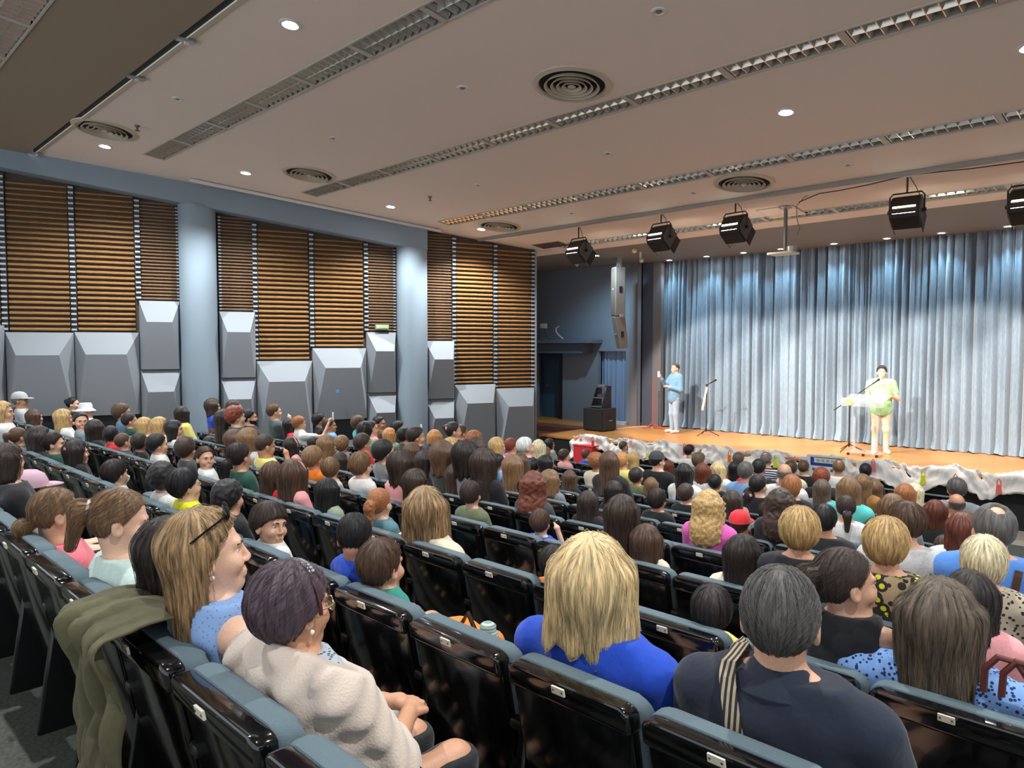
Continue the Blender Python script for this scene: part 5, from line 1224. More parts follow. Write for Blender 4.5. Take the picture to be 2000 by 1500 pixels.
def cap_part(root, hm, colm, brim=True, bucket=False, up=0.0):
    c = MB()
    prof = [(.0, .138), (.045, .130), (.078, .105), (.094, .065), (.097, .030)] if not bucket else [(.0, .135), (.07, .13), (.085, .10), (.093, .04), (.135, .0), (.133, -.006), (.09, .034)]
    n = 28; vs = []; fs = []
    for i in range(n):
        a = 2 * math.pi * i / n
        for r, z in prof: vs.append((r * math.cos(a) * .95, -.014 + r * math.sin(a) * 1.16, z + .008))
    k = len(prof)
    for i in range(n):
        j = (i + 1) % n
        for q in range(k - 1): fs.append((i * k + q, i * k + q + 1, j * k + q + 1, j * k + q))
    c.add(vs, fs)
    h = c.build('hat', colm, root, smooth=True); h.matrix_local = hm
    if brim and not bucket:
        v = MB(); m_ = 12
        vs = []
        for q, (rr, dz) in enumerate(((1.0, 0.0), (1.5, .01), (1.78, .0))):
            for i in range(m_ + 1):
                a = math.pi * (.12 + .76 * i / m_); vs.append((.092 * math.cos(a) * (1 + (rr - 1) * .12), -.014 + .112 * math.sin(a) * rr, .038 + dz + up * (rr - 1)))
        fs = [(q * (m_ + 1) + i, q * (m_ + 1) + i + 1, (q + 1) * (m_ + 1) + i + 1, (q + 1) * (m_ + 1) + i) for q in range(2) for i in range(m_)]
        v.add(vs, fs); bo = v.build('hat_brim', colm, root, smooth=True); bo.matrix_local = hm
        sm = bo.modifiers.new('thick', 'SOLIDIFY'); sm.thickness = .006
def extra(root, B, hm, o, hairstyle):
    if o.get('bucket'): cap_part(root, hm, mat('white hat', rgb(226, 228, 230), .8), bucket=True)
    if o.get('cap'): cap_part(root, hm, M_PINKCAP if o['cap'] == 'pinkcap' else cloth(o['cap']), up=.0)
    if o.get('cap2'): cap_part(root, hm, cloth(o['cap2']), brim=False)
    if o.get('bow') or o.get('tie'):
        b = MB(); c0 = (0, -.105, .05) if o.get('bow') else (0, -.102, .04 if hairstyle in ('pony', 'bun') else -.03)
        if o.get('bow'):
            for sx in (-1, 1): b.ball((c0[0] + sx * .032, c0[1], c0[2]), (.032, .014, .026), 10, 6)
            b.ball(c0, .014, 8, 6)
        else:
            b.tube([(.027 * math.cos(a), c0[1] - .01, c0[2] + .027 * math.sin(a)) for a in np.linspace(0, 2 * math.pi, 16)], .011, 8)
        t = b.build('hair_bow' if o.get('bow') else 'hair_tie', cloth(o.get('bow') or o.get('tie')), root, smooth=True); t.matrix_local = hm
    if o.get('band') or o.get('clip'):
        if o.get('band'):
            b = MB(); b.tube([(.098 * math.cos(a), .012 - .02 * math.sin(a), .02 + .108 * math.sin(a)) for a in np.linspace(-.15, math.pi + .15, 20)], .010, 8); t = b.build('headband', cloth(o['band']), root, smooth=True)
        else: t = MB().box(-.035, .035, -.135, -.12, .01, .03).build('hair_clip', M_PLATE, root, bevel=.004)
        t.matrix_local = hm
    if o.get('mask'):
        b = MB(); vs = []; n = 10
        for j, (z, yy, hw_) in enumerate(((-.012, .092, .060), (-.035, .128, .052), (-.065, .124, .050), (-.098, .088, .045))):
            for i in range(n + 1):
                u = -1 + 2 * i / n; vs.append((hw_ * u * 1.05, yy - .055 * u * u, z))
        b.add(vs, [(j * (n + 1) + i, j * (n + 1) + i + 1, (j + 1) * (n + 1) + i + 1, (j + 1) * (n + 1) + i) for j in range(3) for i in range(n)])
        for sx in (-1, 1): b.tube([(sx * .060, .045, -.02), (sx * .079, .0, .018), (sx * .079, -.02, -.01)], .0018, 5)
        t = b.build('face_mask', mat('mask white', rgb(226, 230, 234), .8), root, smooth=True); t.matrix_local = hm
    if o.get('beard'):
        V, Q = surface(axis(-.09, .09, .009), axis(-.02, .13, .009), axis(-.14, .02, .009), lambda Q: smax(smax(head_field(Q) - .006, Q[..., 2] + .035 + .3 * np.clip(Q[..., 1] - .07, 0, 1), .008), -(Q[..., 1] - .0), .01))
        t = link('beard', fast_mesh('beard', V, Q), hairmat('black'), root); t.matrix_local = hm
    if o.get('phone'):
        e, h = POSES[B.rp]; t = MB().box(-.037, .037, -.005, .005, -.02, .13).build('phone', M_WHITE, root, bevel=.004); t.location = (h[0] - .02, h[1] + .05, h[2] + .05); t.name = 'held_phone'
ROWT = {'m': 1.22, 'w': 1.17, 'c': 1.00}
def choose_row(x, y, typ):
    best = None
    tp = float(np.interp(y, [800, 820, 840, 866, 885, 896, 926, 950, 980], [13.5, 11.5, 10, 7.6, 6.4, 6.0, 5.0, 4.4, 3.9])) if x < 520 else None
    if 520 <= x < 950: tp = float(np.interp(y, [805, 830, 857, 872, 890, 911, 930, 962, 985], [15, 13.5, 11.5, 9.5, 8.2, 7.0, 5.8, 5.0, 4.5]))
    for k in range(0, NROW - 1):
        P = atY(x, y, ROWY[k] + .20); h = P[2] - ROWF[k] - ROWT[typ]; t = proj(P)[2]
        if t < 3.6: continue
        e = h * 1.7 if h > 0 else -h * .9
        if tp: e = abs(t - tp) / tp
        if P[0] < wall_x(P[1]) + .55: e += 2
        e += 0.11 * sum(1 for o in OCC if o[0] == k and abs(o[1] - P[0]) < .36)
        if best is None or e < best[0]: best = (e, k)
    return best[1]
RNG = random.Random(4)
def audience():
    for near, tab in ((True, NEAR), (False, T)):
        for (x, y, hair, hc, top, typ, lab, o) in tab:
            k = o['k'] if 'k' in o else choose_row(x, y, typ)
            H = atY(x, y, ROWY[k] + o.get('Yo', .20)); OCC.append((k, float(H[0]), lab))
            fl = ROWF[k] + .45; fit = (H[2] - fl) / HEADZ
            lo, hi = {'m': (.92, 1.10), 'w': (.88, 1.06), 'c': (.66, .92)}[typ]; s = o.get('s', min(hi, max(lo, fit)))
            hf = o.get('hf', {'m': 1.06, 'w': 1.06, 'c': 1.22}[typ] * (1.12 if x < 1100 and y < 960 else 1.0)); sh = o.get('sh', {'m': 1.08, 'w': .96, 'c': .92}[typ])
            va = math.atan2(H[0], H[1]); tg = math.atan2(TARGET[0] - H[0], TARGET[1] - H[1])
            yaw = va + math.radians(o['phi']) if 'phi' in o else tg + RNG.uniform(-.15, .15)
            yb = .35 * tg
            rel = (yaw - yb + math.pi) % (2 * math.pi) - math.pi
            if abs(rel) > 1.45: yb = yaw - math.copysign(1.45, rel)
            face = abs(math.degrees(rel + yb - va)) > 30
            root, B, hm = place_person(H, yb, yaw, s, hf, hair, hc, top, o.get('sk', RNG.choice([0, 0, 0, 1, 2])), o.get('sleeve', .6), o.get('lp', 'lap'), o.get('rp', 'lap'), o.get('pitch', 0), o.get('roll', 0), sh, o.get('girth', 1.0), o.get('lean', -.11),
                         o.get('trous', RNG.choice(['navy', 'black', 'dgrey', 'denim'])), (.016, .0062) if near else None, 0 if near or proj(H)[2] < 7 else RNG.randrange(3), face=face, hres=.0055 if near else None, hz=o.get('hz'))
            tag(root, lab, 'person', 'seated audience'); extra(root, B, hm, o, hair)
            if not o.get('cap') and not o.get('cap2') and not o.get('bucket') and not hair.startswith('curly') and hair not in ('messy', 'bald', 'thin') and proj(H)[2] < 7: strands(root, hm, hair, hc)
            PEOPLE.append((root, B, hm, k, s, H, lab))
audience()
for _x in (905, 960): OCC.append((1, float(atY(_x, 1240, ROWY[1] + .26)[0]), 'bag'))
build_seats()
# ================================================================ ON THE STAGE
M_SPK = mat('loudspeaker black', rgb(38, 36, 35), .55, bump=.1, scale=200)
M_SPKB = mat('loudspeaker brown grey', rgb(128, 114, 104), .5)
M_ACR = mat('clear acrylic', (0.42, 0.46, 0.48, 1), .05, alpha=.28, spec=.6)
# subwoofer
P = atZ(1159, 842, STAGE_Z); r = empty('subwoofer', (float(P[0]), float(P[1]), STAGE_Z)); r.rotation_euler = (0, 0, .0); tag(r, 'black subwoofer box behind the left end of the garland', 'subwoofer')
MB().box(-.33, .33, -.02, .56, 0.02, .60).build('cabinet', M_SPK, r, bevel=.015)
MB().box(-.31, .31, -.035, -.02, .04, .58).build('grille', mat('speaker grille', rgb(24, 24, 24), .7), r)
for z in (.0,):
    for sx in (-.28, .28): MB().box(sx - .03, sx + .03, .02, .5, 0, .02).build('foot', M_BLACK, r)
MB().box(.33, .336, .20, .36, .26, .40).build('handle_cup', M_BLACK, r, bevel=.002); MB().tube([(.34, .21, .29), (.35, .28, .275), (.34, .35, .29)], .012, 8).build('handle', M_STEEL, r, smooth=True)
# small stepped equipment rack on top of it
zt = STAGE_Z + .60; r2 = empty('equipment_rack', (float(P[0]) + .04, float(P[1]) + .25, zt)); tag(r2, 'small stepped black stand on top of the subwoofer', 'rack')
for sx in (-1, 1): MB().prism([(-.22, 0), (.22, 0), (.22, .58), (.06, .58)], 0, sx * .17 - .012, sx * .17 + .012).build('side_panel', M_SPK, r2)
for q, z in enumerate((.04, .27, .55)): MB().box(-.17, .17, -.20 + .10 * q, .20, z - .012, z + .012).build('shelf', mat('rack shelf', rgb(96, 94, 92), .4), r2)
MB().box(-.10, .12, -.02, .14, .28, .36).build('amplifier', mat('amp', rgb(70, 68, 66), .4, .3), r2, bevel=.008); MB().box(-.12, .12, .02, .18, .562, .61).build('mixer', M_SPKB, r2, bevel=.008)
# hanging line-array loudspeaker
PY = 15.6; Pt = atY(1211, 522, PY); Pm = atY(1209, 618, PY); Pb = atY(1216, 681, PY); r = empty('hanging_loudspeaker', (float(Pm[0]), PY, float(Pm[2]))); tag(r, 'tall two-part loudspeaker column hanging left of the curtain', 'loudspeaker'); r.rotation_euler = (0, 0, math.radians(-30))
hu = float(Pt[2] - Pm[2]); hd = float(Pm[2] - Pb[2])
up_ = MB().prism([(-.17, 0), (.12, 0), (.12, hu), (-.17, hu)], 0, -.14, .14).build('upper_cabinet', M_SPKB, r, bevel=.02)
lo_ = MB().prism([(-.17, -.01), (.12, -.01), (.22, -hd + .03), (-.0, -hd)], 0, -.14, .14).build('lower_cabinet', M_SPKB, r, bevel=.02)
MB().box(-.125, .125, -.178, -.17, .04, hu - .04).build('upper_grille', mat('brown grille', rgb(96, 78, 66), .6), r)
for (z, par) in ((hu * .55, up_), (-hd * .55, lo_)): MB().box(.14, .146, -.06 + (.06 if z < 0 else 0), .02 + (.06 if z < 0 else 0), z - .09, z + .07).build('handle_cup', M_BLACK, par); MB().box(-.04, .04, -.182 + (.09 if z < 0 else 0), -.176 + (.09 if z < 0 else 0), z - .01, z + .02).build('badge', M_CLIP, par)
for sx in (-.1, .1): MB().tube([(sx, -.02, hu), (sx * .3, -.02, hu + .22), (0, -.02, SOFFIT_Z - float(Pm[2]))], .014, 6).build('hanger', M_STEEL, r)
MB().box(-.05, .05, -.07, .05, hu + .02, hu + .26).build('bracket', M_STEEL, r)
MB().box(-.02, .17, -.05, .06, -.03, .05).build('hinge', M_STEEL, r, bevel=.01)
# white box and hose on the canopy
zc = zc1
P = atY(1062, 637, 16.5); r = empty('white_monitor', (float(P[0]), 16.5, zc)); tag(r, 'small white box on a stalk on the canopy shelf', 'white box'); hh = float(P[2]) - zc
MB().box(-.11, .11, -.05, .05, hh - .07, hh + .08).build('case', M_WHITE, r, bevel=.015); MB().tube([(0, 0, hh - .07), (.05, 0, hh * .5), (.22, 0, 0.01)], .008, 6).build('stalk', M_BLACK, r)
pts = [atY(x, y, 16.5) for (x, y) in ((1092, 638), (1086, 641), (1086, 648), (1092, 655), (1100, 662))]; tag(MB().tube(pts, .018, 8).build('white_hose', M_WHITE, smooth=True), 'curved white hose on the canopy shelf', 'hose')

# ---- standing people
def stand_person(px, py, Y, phi, phib, hair, hc, top, trous, lab, lp, rp, s=1.0, sleeve=.6, girth=1.0, shoes='white', **kw):
    H = atY(px, py, Y); H = np.array([H[0], Y, STAGE_Z + (.77 + .92) * s])
    va = math.atan2(H[0], H[1]); yaw = va + math.radians(phi); yb = va + math.radians(phib)
    root, B, hm = place_person(H, yb, yaw, s, 1.1, hair, hc, top, kw.get('sk', 1), sleeve, lp, rp, 0, 0, 1.22, girth, 0.0, trous, (.02, .010), 0, face=True, stand=True)
    tag(root, lab, 'person', 'people standing on stage')
    for sx in (-1, 1):
        V, Q = surface(axis(sx * .13 - .09, sx * .13 + .09, .014), axis(-.12, .24, .014), axis(-.96, -.80, .014), lambda P: smax(s_cap(P, (sx * .115, -.03, -.875), (sx * .137, .15, -.882), .052, .043), -.922 - P[..., 2], .006))
        link('shoe', fast_mesh('shoe', V, Q), cloth(shoes), root)
    return root, B, hm
CC['pgreen'] = (156, 206, 146); CC['sand'] = (204, 196, 176); CC['jeans'] = (168, 188, 208); CC['denimj'] = (122, 158, 190)
rs_, Bs, hs_ = stand_person(1722, 738, 15.93, 182, 172, 'short', 'dark', 'pgreen', 'sand', 'person in pale green polo speaking at the clear lectern', 'hold', 'lap', s=.99, girth=1.15)
rd_, Bd, hd_ = stand_person(1319, 722, 16.1, 232, 238, 'buzz', 'brown', 'denimj', 'jeans', 'person in denim jacket and pale jeans standing left on stage', 'hold', 'show', s=.98, sleeve=1.75, girth=1.08)
# bright torch phone in the raised hand
e_, h_ = POSES['show']; ph = MB().box(-.035, .035, -.006, .006, -.07, .07).build('held_phone', mat('torch phone', rgb(230, 235, 240), .3, emit=(.85, .93, 1, 1), estr=6), rd_, bevel=.004); ph.location = (h_[0], h_[1] + .06, h_[2] + .06)
# lectern
P = atZ(1690, 884, STAGE_Z); lx, ly = float(P[0]), 15.35; P = atY(1690, 880, ly); lx = float(P[0])
r = empty('lectern', (lx, ly, STAGE_Z)); tag(r, 'clear acrylic lectern with round gold emblem', 'lectern'); r.rotation_euler = (0, 0, .0)
MB().box(-.33, .33, -.22, .22, .05, .075).build('base', M_ACR, r, bevel=.006)
for sx in (-.22, .22):
    MB().box(sx - .02, sx + .02, -.03, .03, .075, 1.08).build('upright', M_ACR, r, bevel=.004)
MB().prism([(-.24, 1.06), (.24, 1.20), (.24, 1.225), (-.24, 1.085)], 0, -.40, .40).build('top', M_ACR, r)
MB().box(-.40, .40, -.262, -.242, 1.00, 1.17).build('front_panel', M_ACR, r, bevel=.004)
em = MB().lathe([(0, 0), (.07, 0), (.07, .012), (.055, .016), (.05, .010), (0, .010)], 28).build('emblem', mat('gold emblem', rgb(222, 200, 120), .35, .3), r, smooth=True); em.location = (-.24, -.264, 1.085); em.rotation_euler = (math.pi / 2, 0, 0)
MB().box(.05, .24, -.10, .10, 1.16, 1.164).build('papers', mat('paper', rgb(236, 226, 216), .7), r)
for sx in (-.27, 0.02, .27): MB().tube([(sx - .02, -.18, .03), (sx + .02, -.18, .03)], .03, 12).build('caster', M_BLACK, r)
# microphone stands
def mic_stand(px, base_y, lab, Y=None, h=1.0, boom=None, colr=M_BLACK, legs=True):
    P = atZ(px, base_y, STAGE_Z); r = empty('microphone_stand', (float(P[0]), float(P[1]), STAGE_Z)); tag(r, lab, 'microphone stand', 'microphone stands on stage')
    MB().tube([(0, 0, .10), (0, 0, h)], .013, 8).build('pole', colr, r, smooth=True)
    for a in (.3, 2.4, 4.5): MB().tube([(0, 0, .16), (.32 * math.cos(a), .32 * math.sin(a), .012)], .010, 6).build('leg', colr, r, smooth=True)
    MB().tube([(0, 0, .12), (0, 0, .19)], .024, 10).build('hub', colr, r, smooth=True)
    if boom:
        a, c = boom; MB().tube([a, c], .010, 6).build('boom', colr, r, smooth=True)
        v = np.array(c) - np.array(a); v /= np.linalg.norm(v); m_ = MB().tube([np.array(c), np.array(c) + v * .10, np.array(c) + v * .17], [.014, .016, .026], 10).build('microphone', M_BLACK, r, smooth=True)
        MB().ball((0, 0, h), .028, 10, 6).build('clutch', M_BLACK, r, smooth=True)
    return r
def rel(px, py, root):                      # a pixel at the stand's own distance, in the stand's frame
    P = atY(px, py, root[1]); return tuple(P - np.array(root))
b0 = tuple(map(float, atZ(1658, 882, STAGE_Z)))
mic_stand(1658, 882, 'microphone stand with long boom left of the lectern', h=rel(1659, 783, b0)[2], boom=(rel(1629, 801, b0), rel(1704, 750, b0)))
b0 = tuple(map(float, atZ(1379, 851, STAGE_Z)))
mr = mic_stand(1379, 851, 'microphone stand with folded pale boom by the curtain', h=rel(1380, 752, b0)[2], boom=(rel(1381, 752, b0), rel(1388, 748, b0)))
MB().tube([rel(1372, 801, b0), rel(1381, 756, b0)], .03, 8).build('folded_boom', mat('beige sleeve', rgb(214, 200, 176), .6), mr, smooth=True)
b0 = tuple(map(float, atZ(1274, 838, STAGE_Z)))
rr_ = mic_stand(1274, 838, 'red microphone stand left of the man in denim', h=rel(1280, 742, b0)[2], colr=mat('red stand', rgb(190, 70, 58), .4))
# things on the floor at stage left
for (x, y, sz, c, nme, lab) in ((1212, 830, (.34, .16, .10), rgb(196, 200, 216), 'storage_box', 'pale lilac box on the stage floor beside side curtain'), (1198, 834, (.12, .12, .24), rgb(214, 218, 226), 'white_canister', 'white canister beside the subwoofer'), (1245, 829, (.36, .12, .07), rgb(190, 132, 62), 'wooden_case', 'flat tan case on the stage floor by the pier')):
    P = atZ(x, y, STAGE_Z); r = empty(nme, (float(P[0]), float(P[1]), STAGE_Z)); tag(r, lab, 'box'); MB().box(-sz[0] / 2, sz[0] / 2, -sz[1] / 2, sz[1] / 2, 0, sz[2] * .8).build('body', mat(nme, c, .5), r, bevel=.015); MB().box(-sz[0] / 2 - .006, sz[0] / 2 + .006, -sz[1] / 2 - .006, sz[1] / 2 + .006, sz[2] * .8, sz[2]).build('lid', mat(nme, c, .5), r, bevel=.008)
pts = [atZ(x, y, STAGE_Z + .015) for (x, y) in ((1255, 835), (1270, 834), (1290, 837), (1310, 838), (1322, 841))]; tag(MB().tube(pts, .012, 6).build('orange_cable', mat('orange cable', rgb(226, 84, 40), .5), smooth=True), 'orange cable on the stage floor behind the man in denim', 'cable')
pts = [atZ(x, y, STAGE_Z + .012) for (x, y) in ((1205, 838), (1240, 834), (1262, 833), (1275, 836))]; tag(MB().tube(pts, .014, 6).build('white_cable', mat('white cable', rgb(226, 196, 176), .5), smooth=True), 'pale cable along the stage floor beside the subwoofer', 'cable')

# ---- garland of crumpled white fabric along the stage edge
def garland():
    rng = np.random.default_rng(3); n = 900; m = 26
    X = np.linspace(-11.05, 3.2, n); Y = np.array([stage_front(x) for x in X]); t = X - X[0]
    sw = np.abs(np.sin(np.cumsum(np.interp(t, np.linspace(0, 14.3, 18), rng.uniform(2.2, 4.2, 18))) * (14.3 / n)))  # scallops
    top = .09 + .11 * sw; drop = .17 + .10 * np.interp(t, np.linspace(0, 14.3, 30), rng.uniform(-1, 1, 30)) + .13 * (1 - sw)
    drop[:50] += np.linspace(.18, 0, 50)
    V = []
    for j in range(m):
        a = math.pi * (-.18 + 1.30 * j / (m - 1))           # wraps over the edge, from the stage floor round to the hanging hem
        cy = -np.cos(a); cz = np.sin(a)
        R1 = .12 + .05 * sw
        y = Y + .02 - (.5 - .5 * math.cos(min(math.pi, max(0, a)))) * (.20 + .05 * sw)
        z = STAGE_Z + top * math.sin(max(0, min(math.pi, a))) - (drop + .06) * (0.5 - .5 * math.cos(max(0, min(math.pi, a)))) * (1 if a > 0 else 0)
        w1 = np.sin(t * 21 + 2.4 * math.sin(a * 2.2) + 3 * np.sin(t * 5.3)) * np.sin(a * 5 + 2.5 * np.sin(t * 4.1)); w2 = np.sin(t * 47 + a * 7 + 2 * np.sin(t * 13)); w3 = np.sin(t * 9.5 - a * 4 + 2 * np.sin(t * 3.1))
        y = y - (.034 * w1 + .005 * w2 + .05 * w3) * (.3 + math.sin(max(0.0, min(math.pi, a)))); z = z + (.030 * w1 - .004 * w2 + .028 * w3)
        z = np.maximum(z, STAGE_Z + .004) if j < 5 else z
        V.append(np.stack([X + .02 * w1, y, z], 1))
    V = np.concatenate(V); q = np.arange(m - 1)[:, None] * n + np.arange(n - 1)[None, :]
    Q = np.stack([q, q + n, q + n + 1, q + 1], -1).reshape(-1, 4)
    o = link('garland', fast_mesh('garland', V, Q), mat('white tulle', rgb(240, 235, 230), .85, bump=.08, scale=30)); sm = o.modifiers.new('thick', 'SOLIDIFY'); sm.thickness = .006
    tag(o, 'long crumpled white fabric garland draped along the stage edge', 'garland')
garland()
TAGS = [(1158, 862, 'red', 'red'), (1232, 862, 'pink', 'pale pink'), (1264, 886, 'yellow', 'cream yellow'), (1337, 876, 'coral', 'coral'), (1425, 890, 'orange', 'orange'), (1514, 900, 'lime', 'yellow'), (1552, 902, 'coral', 'thin coral'), (1705, 908, 'salmon', 'pink'), (1803, 930, 'lime', 'bright yellow'), (1866, 938, 'orange', 'small orange'), (1951, 948, 'coral', 'large red-orange')]
for (x, y, c, nme) in TAGS:
    P = atY(x, y, 13.8); Y = stage_front(float(P[0])) - .27; P = atY(x, y, Y); r = empty('garland_tag', tuple(P)); tag(r, f'{nme} ribbon tag hanging on the white garland', 'ribbon', 'ribbon tags on the garland')
    MB().tube([(-.028, 0, -.02), (-.025, 0, .07), (0, 0, .11), (.025, 0, .07), (.028, 0, -.02)], .009, 6).build('ribbon_loop', cloth(c), r, smooth=True)
    MB().prism([(-.045, -.15), (.05, -.13), (.03, .0), (.0, .02), (-.035, .0)], 1, -.006, .006).build('tag_end', cloth(c), r, bevel=.003)
P0 = atY(1130, 866, 13.3); P1 = atY(1167, 892, 13.3); r = empty('red_box', (float(P0[0] + P1[0]) / 2, 13.28, .0)); tag(r, 'red box standing in front of the stage under the garland', 'box'); wv = float(P1[0] - P0[0]) / 2
MB().box(-wv, wv, -.18, .08, 0, float(P0[2]) - .03).build('body', cloth('red'), r, bevel=.01); MB().box(-wv - .01, wv + .01, -.19, .09, float(P0[2]) - .03, float(P0[2])).build('lid', cloth('red'), r, bevel=.006)
# poster leaning on the stage front
P = atY(1616, 910, 13.55); r = empty('poster', tuple(P)); tag(r, 'blue and white poster panel leaning on the stage below the garland', 'poster'); r.rotation_euler = (.12, 0, .1)
MB().box(-.36, .30, 0, .02, -.28, .19).build('board', mat('poster white', rgb(230, 226, 226), .6), r)
MB().box(-.30, .27, -.004, 0, -.01, .045).build('blue_band', mat('poster blue', rgb(36, 70, 150), .6), r); MB().box(-.30, -.235, -.004, 0, .045, .15).build('blue_block', mat('poster blue', rgb(36, 70, 150), .6), r)
MB().box(-.225, .27, -.004, 0, .145, .155).build('rule', M_DARK, r)
MB().box(-.39, -.36, -.02, .06, -.28, .06).build('dark_edge', M_BLACK, r)
for q in range(5): MB().box(-.19 + q * .085, -.135 + q * .085, -.004, 0, .07, .12).build('letter_blur', mat('poster grey', rgb(176, 178, 170), .6), r)
for q in range(3): MB().box(-.27 + q * .16, -.22 + q * .16, -.004, 0, -.11, -.06).build('mark', mat('poster dark', rgb(112, 106, 98), .6), r)

# ================================================================ THINGS OF THE NEAREST PEOPLE
def who(s_):
    for p in PEOPLE:
        if s_ in p[6]: return p
def headpart(p, name, mb, m, smooth=True, **k): o = mb.build(name, m, p[0], smooth=smooth, **k); o.matrix_local = p[2]; return o
M_GOLD = mat('thin gold', rgb(196, 170, 120), .25, .9); M_PEARL = mat('pearl', rgb(236, 230, 220), .2); M_GLASS = mat('spectacle lens', (.8, .85, .85, 1), .05, alpha=.25)
M_STONE = mat('rhinestone', rgb(225, 225, 235), .08, .6)
pw = who('plum hair')
# shawl over the shoulders
def shawl(p, name, m, low=.16, g=.050, arms=1.15, front=.10):
    B = p[1]
    def f(P):
        d = B.torso(P, g)
        for sx in (-1, 1): d = smin(d, B.arm(P, sx, .050, arms, hand=False), .07)
        d = smin(d, s_cap(P, B.nb + np.array([0, -.02, -.05]), B.nb + np.array([0, -.02, .025]), .085, .080), .05)
        fold = .012 * np.sin(P[..., 0] * 38 + P[..., 2] * 30 + P[..., 1] * 20 + 2 * np.sin(P[..., 1] * 14)) + .006 * np.sin(P[..., 2] * 75 - P[..., 1] * 40 + 2 * np.sin(P[..., 0] * 18))
        d = d + fold
        d = smax(d, P[..., 2] - .655 + .55 * (P[..., 1] - B.nb[1]), .008)
        d = smax(d, (low + .12 * np.clip(P[..., 1], -.1, .3)) - P[..., 2] - .02 * np.sin(P[..., 0] * 22), .01)
        d = smax(d, np.clip(P[..., 1], -1, 1) - front - .25 * np.abs(P[..., 0]), .02)
        return d
    V, Q = surface(axis(-.46, .46, .012), axis(-.30, .30, .012), axis(.02, .72, .012), f)
    return link(name, fast_mesh(name, V, Q), m, p[0])
shawl(pw, 'shawl', mat('beige knit shawl', rgb(206, 188, 172), .95, bump=.3, scale=140, sheen=.3))
headpart(pw, 'headband', MB().tube([(.103 * math.cos(a), .020 - .01 * math.sin(a), .015 + .116 * math.sin(a)) for a in np.linspace(-.1, math.pi + .1, 26)], .006, 8), mat('dark red headband', rgb(74, 34, 38), .4))
stn = MB()
for i in range(22):
    a = math.pi * (.32 + .36 * (i % 11) / 10); stn.ball((.110 * math.cos(a) * 1.0, .018 + (.007 if i < 11 else -.006), .015 + .122 * math.sin(a)), .0055, 6, 4)
headpart(pw, 'rhinestones', stn, M_STONE)
def glasses(p, m, lens):
    g = MB()
    for sx in (-1, 1):
        g.tube([(sx * .033 + .025 * math.cos(a), .103 - abs(.010 * math.cos(a)) * (1 if sx * math.cos(a) > 0 else 0), .0 + .020 * math.sin(a)) for a in np.linspace(0, 2 * math.pi, 18)], .002, 6)
        g.tube([(sx * .058, .098, .006), (sx * .078, .060, .006), (sx * .080, .0, .008), (sx * .078, -.02, -.008)], .002, 6)
    g.tube([(-.009, .105, .002), (0, .109, .004), (.009, .105, .002)], .002, 6); o = headpart(p, 'glasses', g, m)
    l = MB()
    for sx in (-1, 1): l.add([(sx * .033 + .024 * math.cos(a), .101, .019 * math.sin(a)) for a in np.linspace(0, 2 * math.pi, 17)[:-1]], [tuple(range(16))])
    lo = l.build('lenses', lens, o)
glasses(pw, M_GOLD, M_GLASS)
for who_, m_ in (('plum hair', M_PEARL), ('pale blue sleeveless', M_PEARL)):
    p = who(who_); e = MB()
    for sx in (-1, 1): e.ball((sx * .084, .004, -.046), .0068, 10, 8)
    headpart(p, 'earrings', e, m_)
pb_ = who('pale blue sleeveless')
sg = MB()
for sx in (-1, 1): sg.ball((sx * .034, .058, .112), (.028, .010, .020), 12, 8); sg.tube([(sx * .06, .052, .108), (sx * .092, .0, .085), (sx * .094, -.04, .06)], .003, 6)
sg.tube([(-.01, .064, .115), (.01, .064, .115)], .003, 6); headpart(pb_, 'sunglasses', sg, mat('dark sunglasses', rgb(20, 16, 14), .1))
# crochet look for the knit
MATS['cloth lblue'].node_tree.nodes['Principled BSDF'].inputs['Roughness'].default_value = .95
for o in pb_[0].children:
    if o.name.startswith('shirt'): o.material_slots[0].material = pattern('pale blue crochet', rgb(136, 168, 214), rgb(92, 122, 176), 95, .22)
for (lab, sg_) in (('striped shirt below', 0),): pass
# straps
def strap(p, m, pts, w_=.04, name='strap'):
    B = p[1]; b = MB(); vs = []; pts = [np.array(q, float) for q in pts]
    for i, q in enumerate(pts):
        t = pts[min(i + 1, len(pts) - 1)] - pts[max(0, i - 1)]; nrm = np.array([0, -1, 0.3]) if q[1] < 0 else np.array([0, .3, 1]); sd = np.cross(t, nrm); sd /= np.linalg.norm(sd); nn = np.cross(sd, t); nn /= np.linalg.norm(nn)
        if nn[1] > 0 and q[1] < 0: nn = -nn
        vs += [q - sd * w_ / 2, q + sd * w_ / 2, q + sd * w_ / 2 + nn * .004, q - sd * w_ / 2 + nn * .004]
    fs = []
    for i in range(len(pts) - 1):
        for a in range(4): c = (a + 1) % 4; fs.append((i * 4 + a, i * 4 + c, i * 4 + 4 + c, i * 4 + 4 + a))
    b.add(vs, fs); return b.build(name, m, p[0])
def back_path(p, x0, z0, x1, z1, n=14, off=.022):
    B = p[1]; out = []
    for i in range(n):
        s_ = i / (n - 1); x = x0 + (x1 - x0) * s_; z = z0 + (z1 - z0) * s_
        ys = np.linspace(-.30, .02, 161, dtype=np.float32); Pq = np.zeros((1, 161, 1, 3), np.float32); Pq[0, :, 0, 0] = x; Pq[0, :, 0, 1] = ys; Pq[0, :, 0, 2] = z
        d = B.shirt(Pq, .6)[0, :, 0]; w_ = np.nonzero(d < .004)[0]; y = ys[w_[0]] if len(w_) else -.05
        out.append((x, float(y) - .004, z))
    return out
pn = who('navy polo')
strap(pn, stripes('striped webbing', rgb(52, 40, 36), rgb(176, 164, 138), 22, 'X'), [(-.118, -.03, .650), (-.114, -.09, .672)] + back_path(pn, -.108, .655, .03, .08, 20), .042)
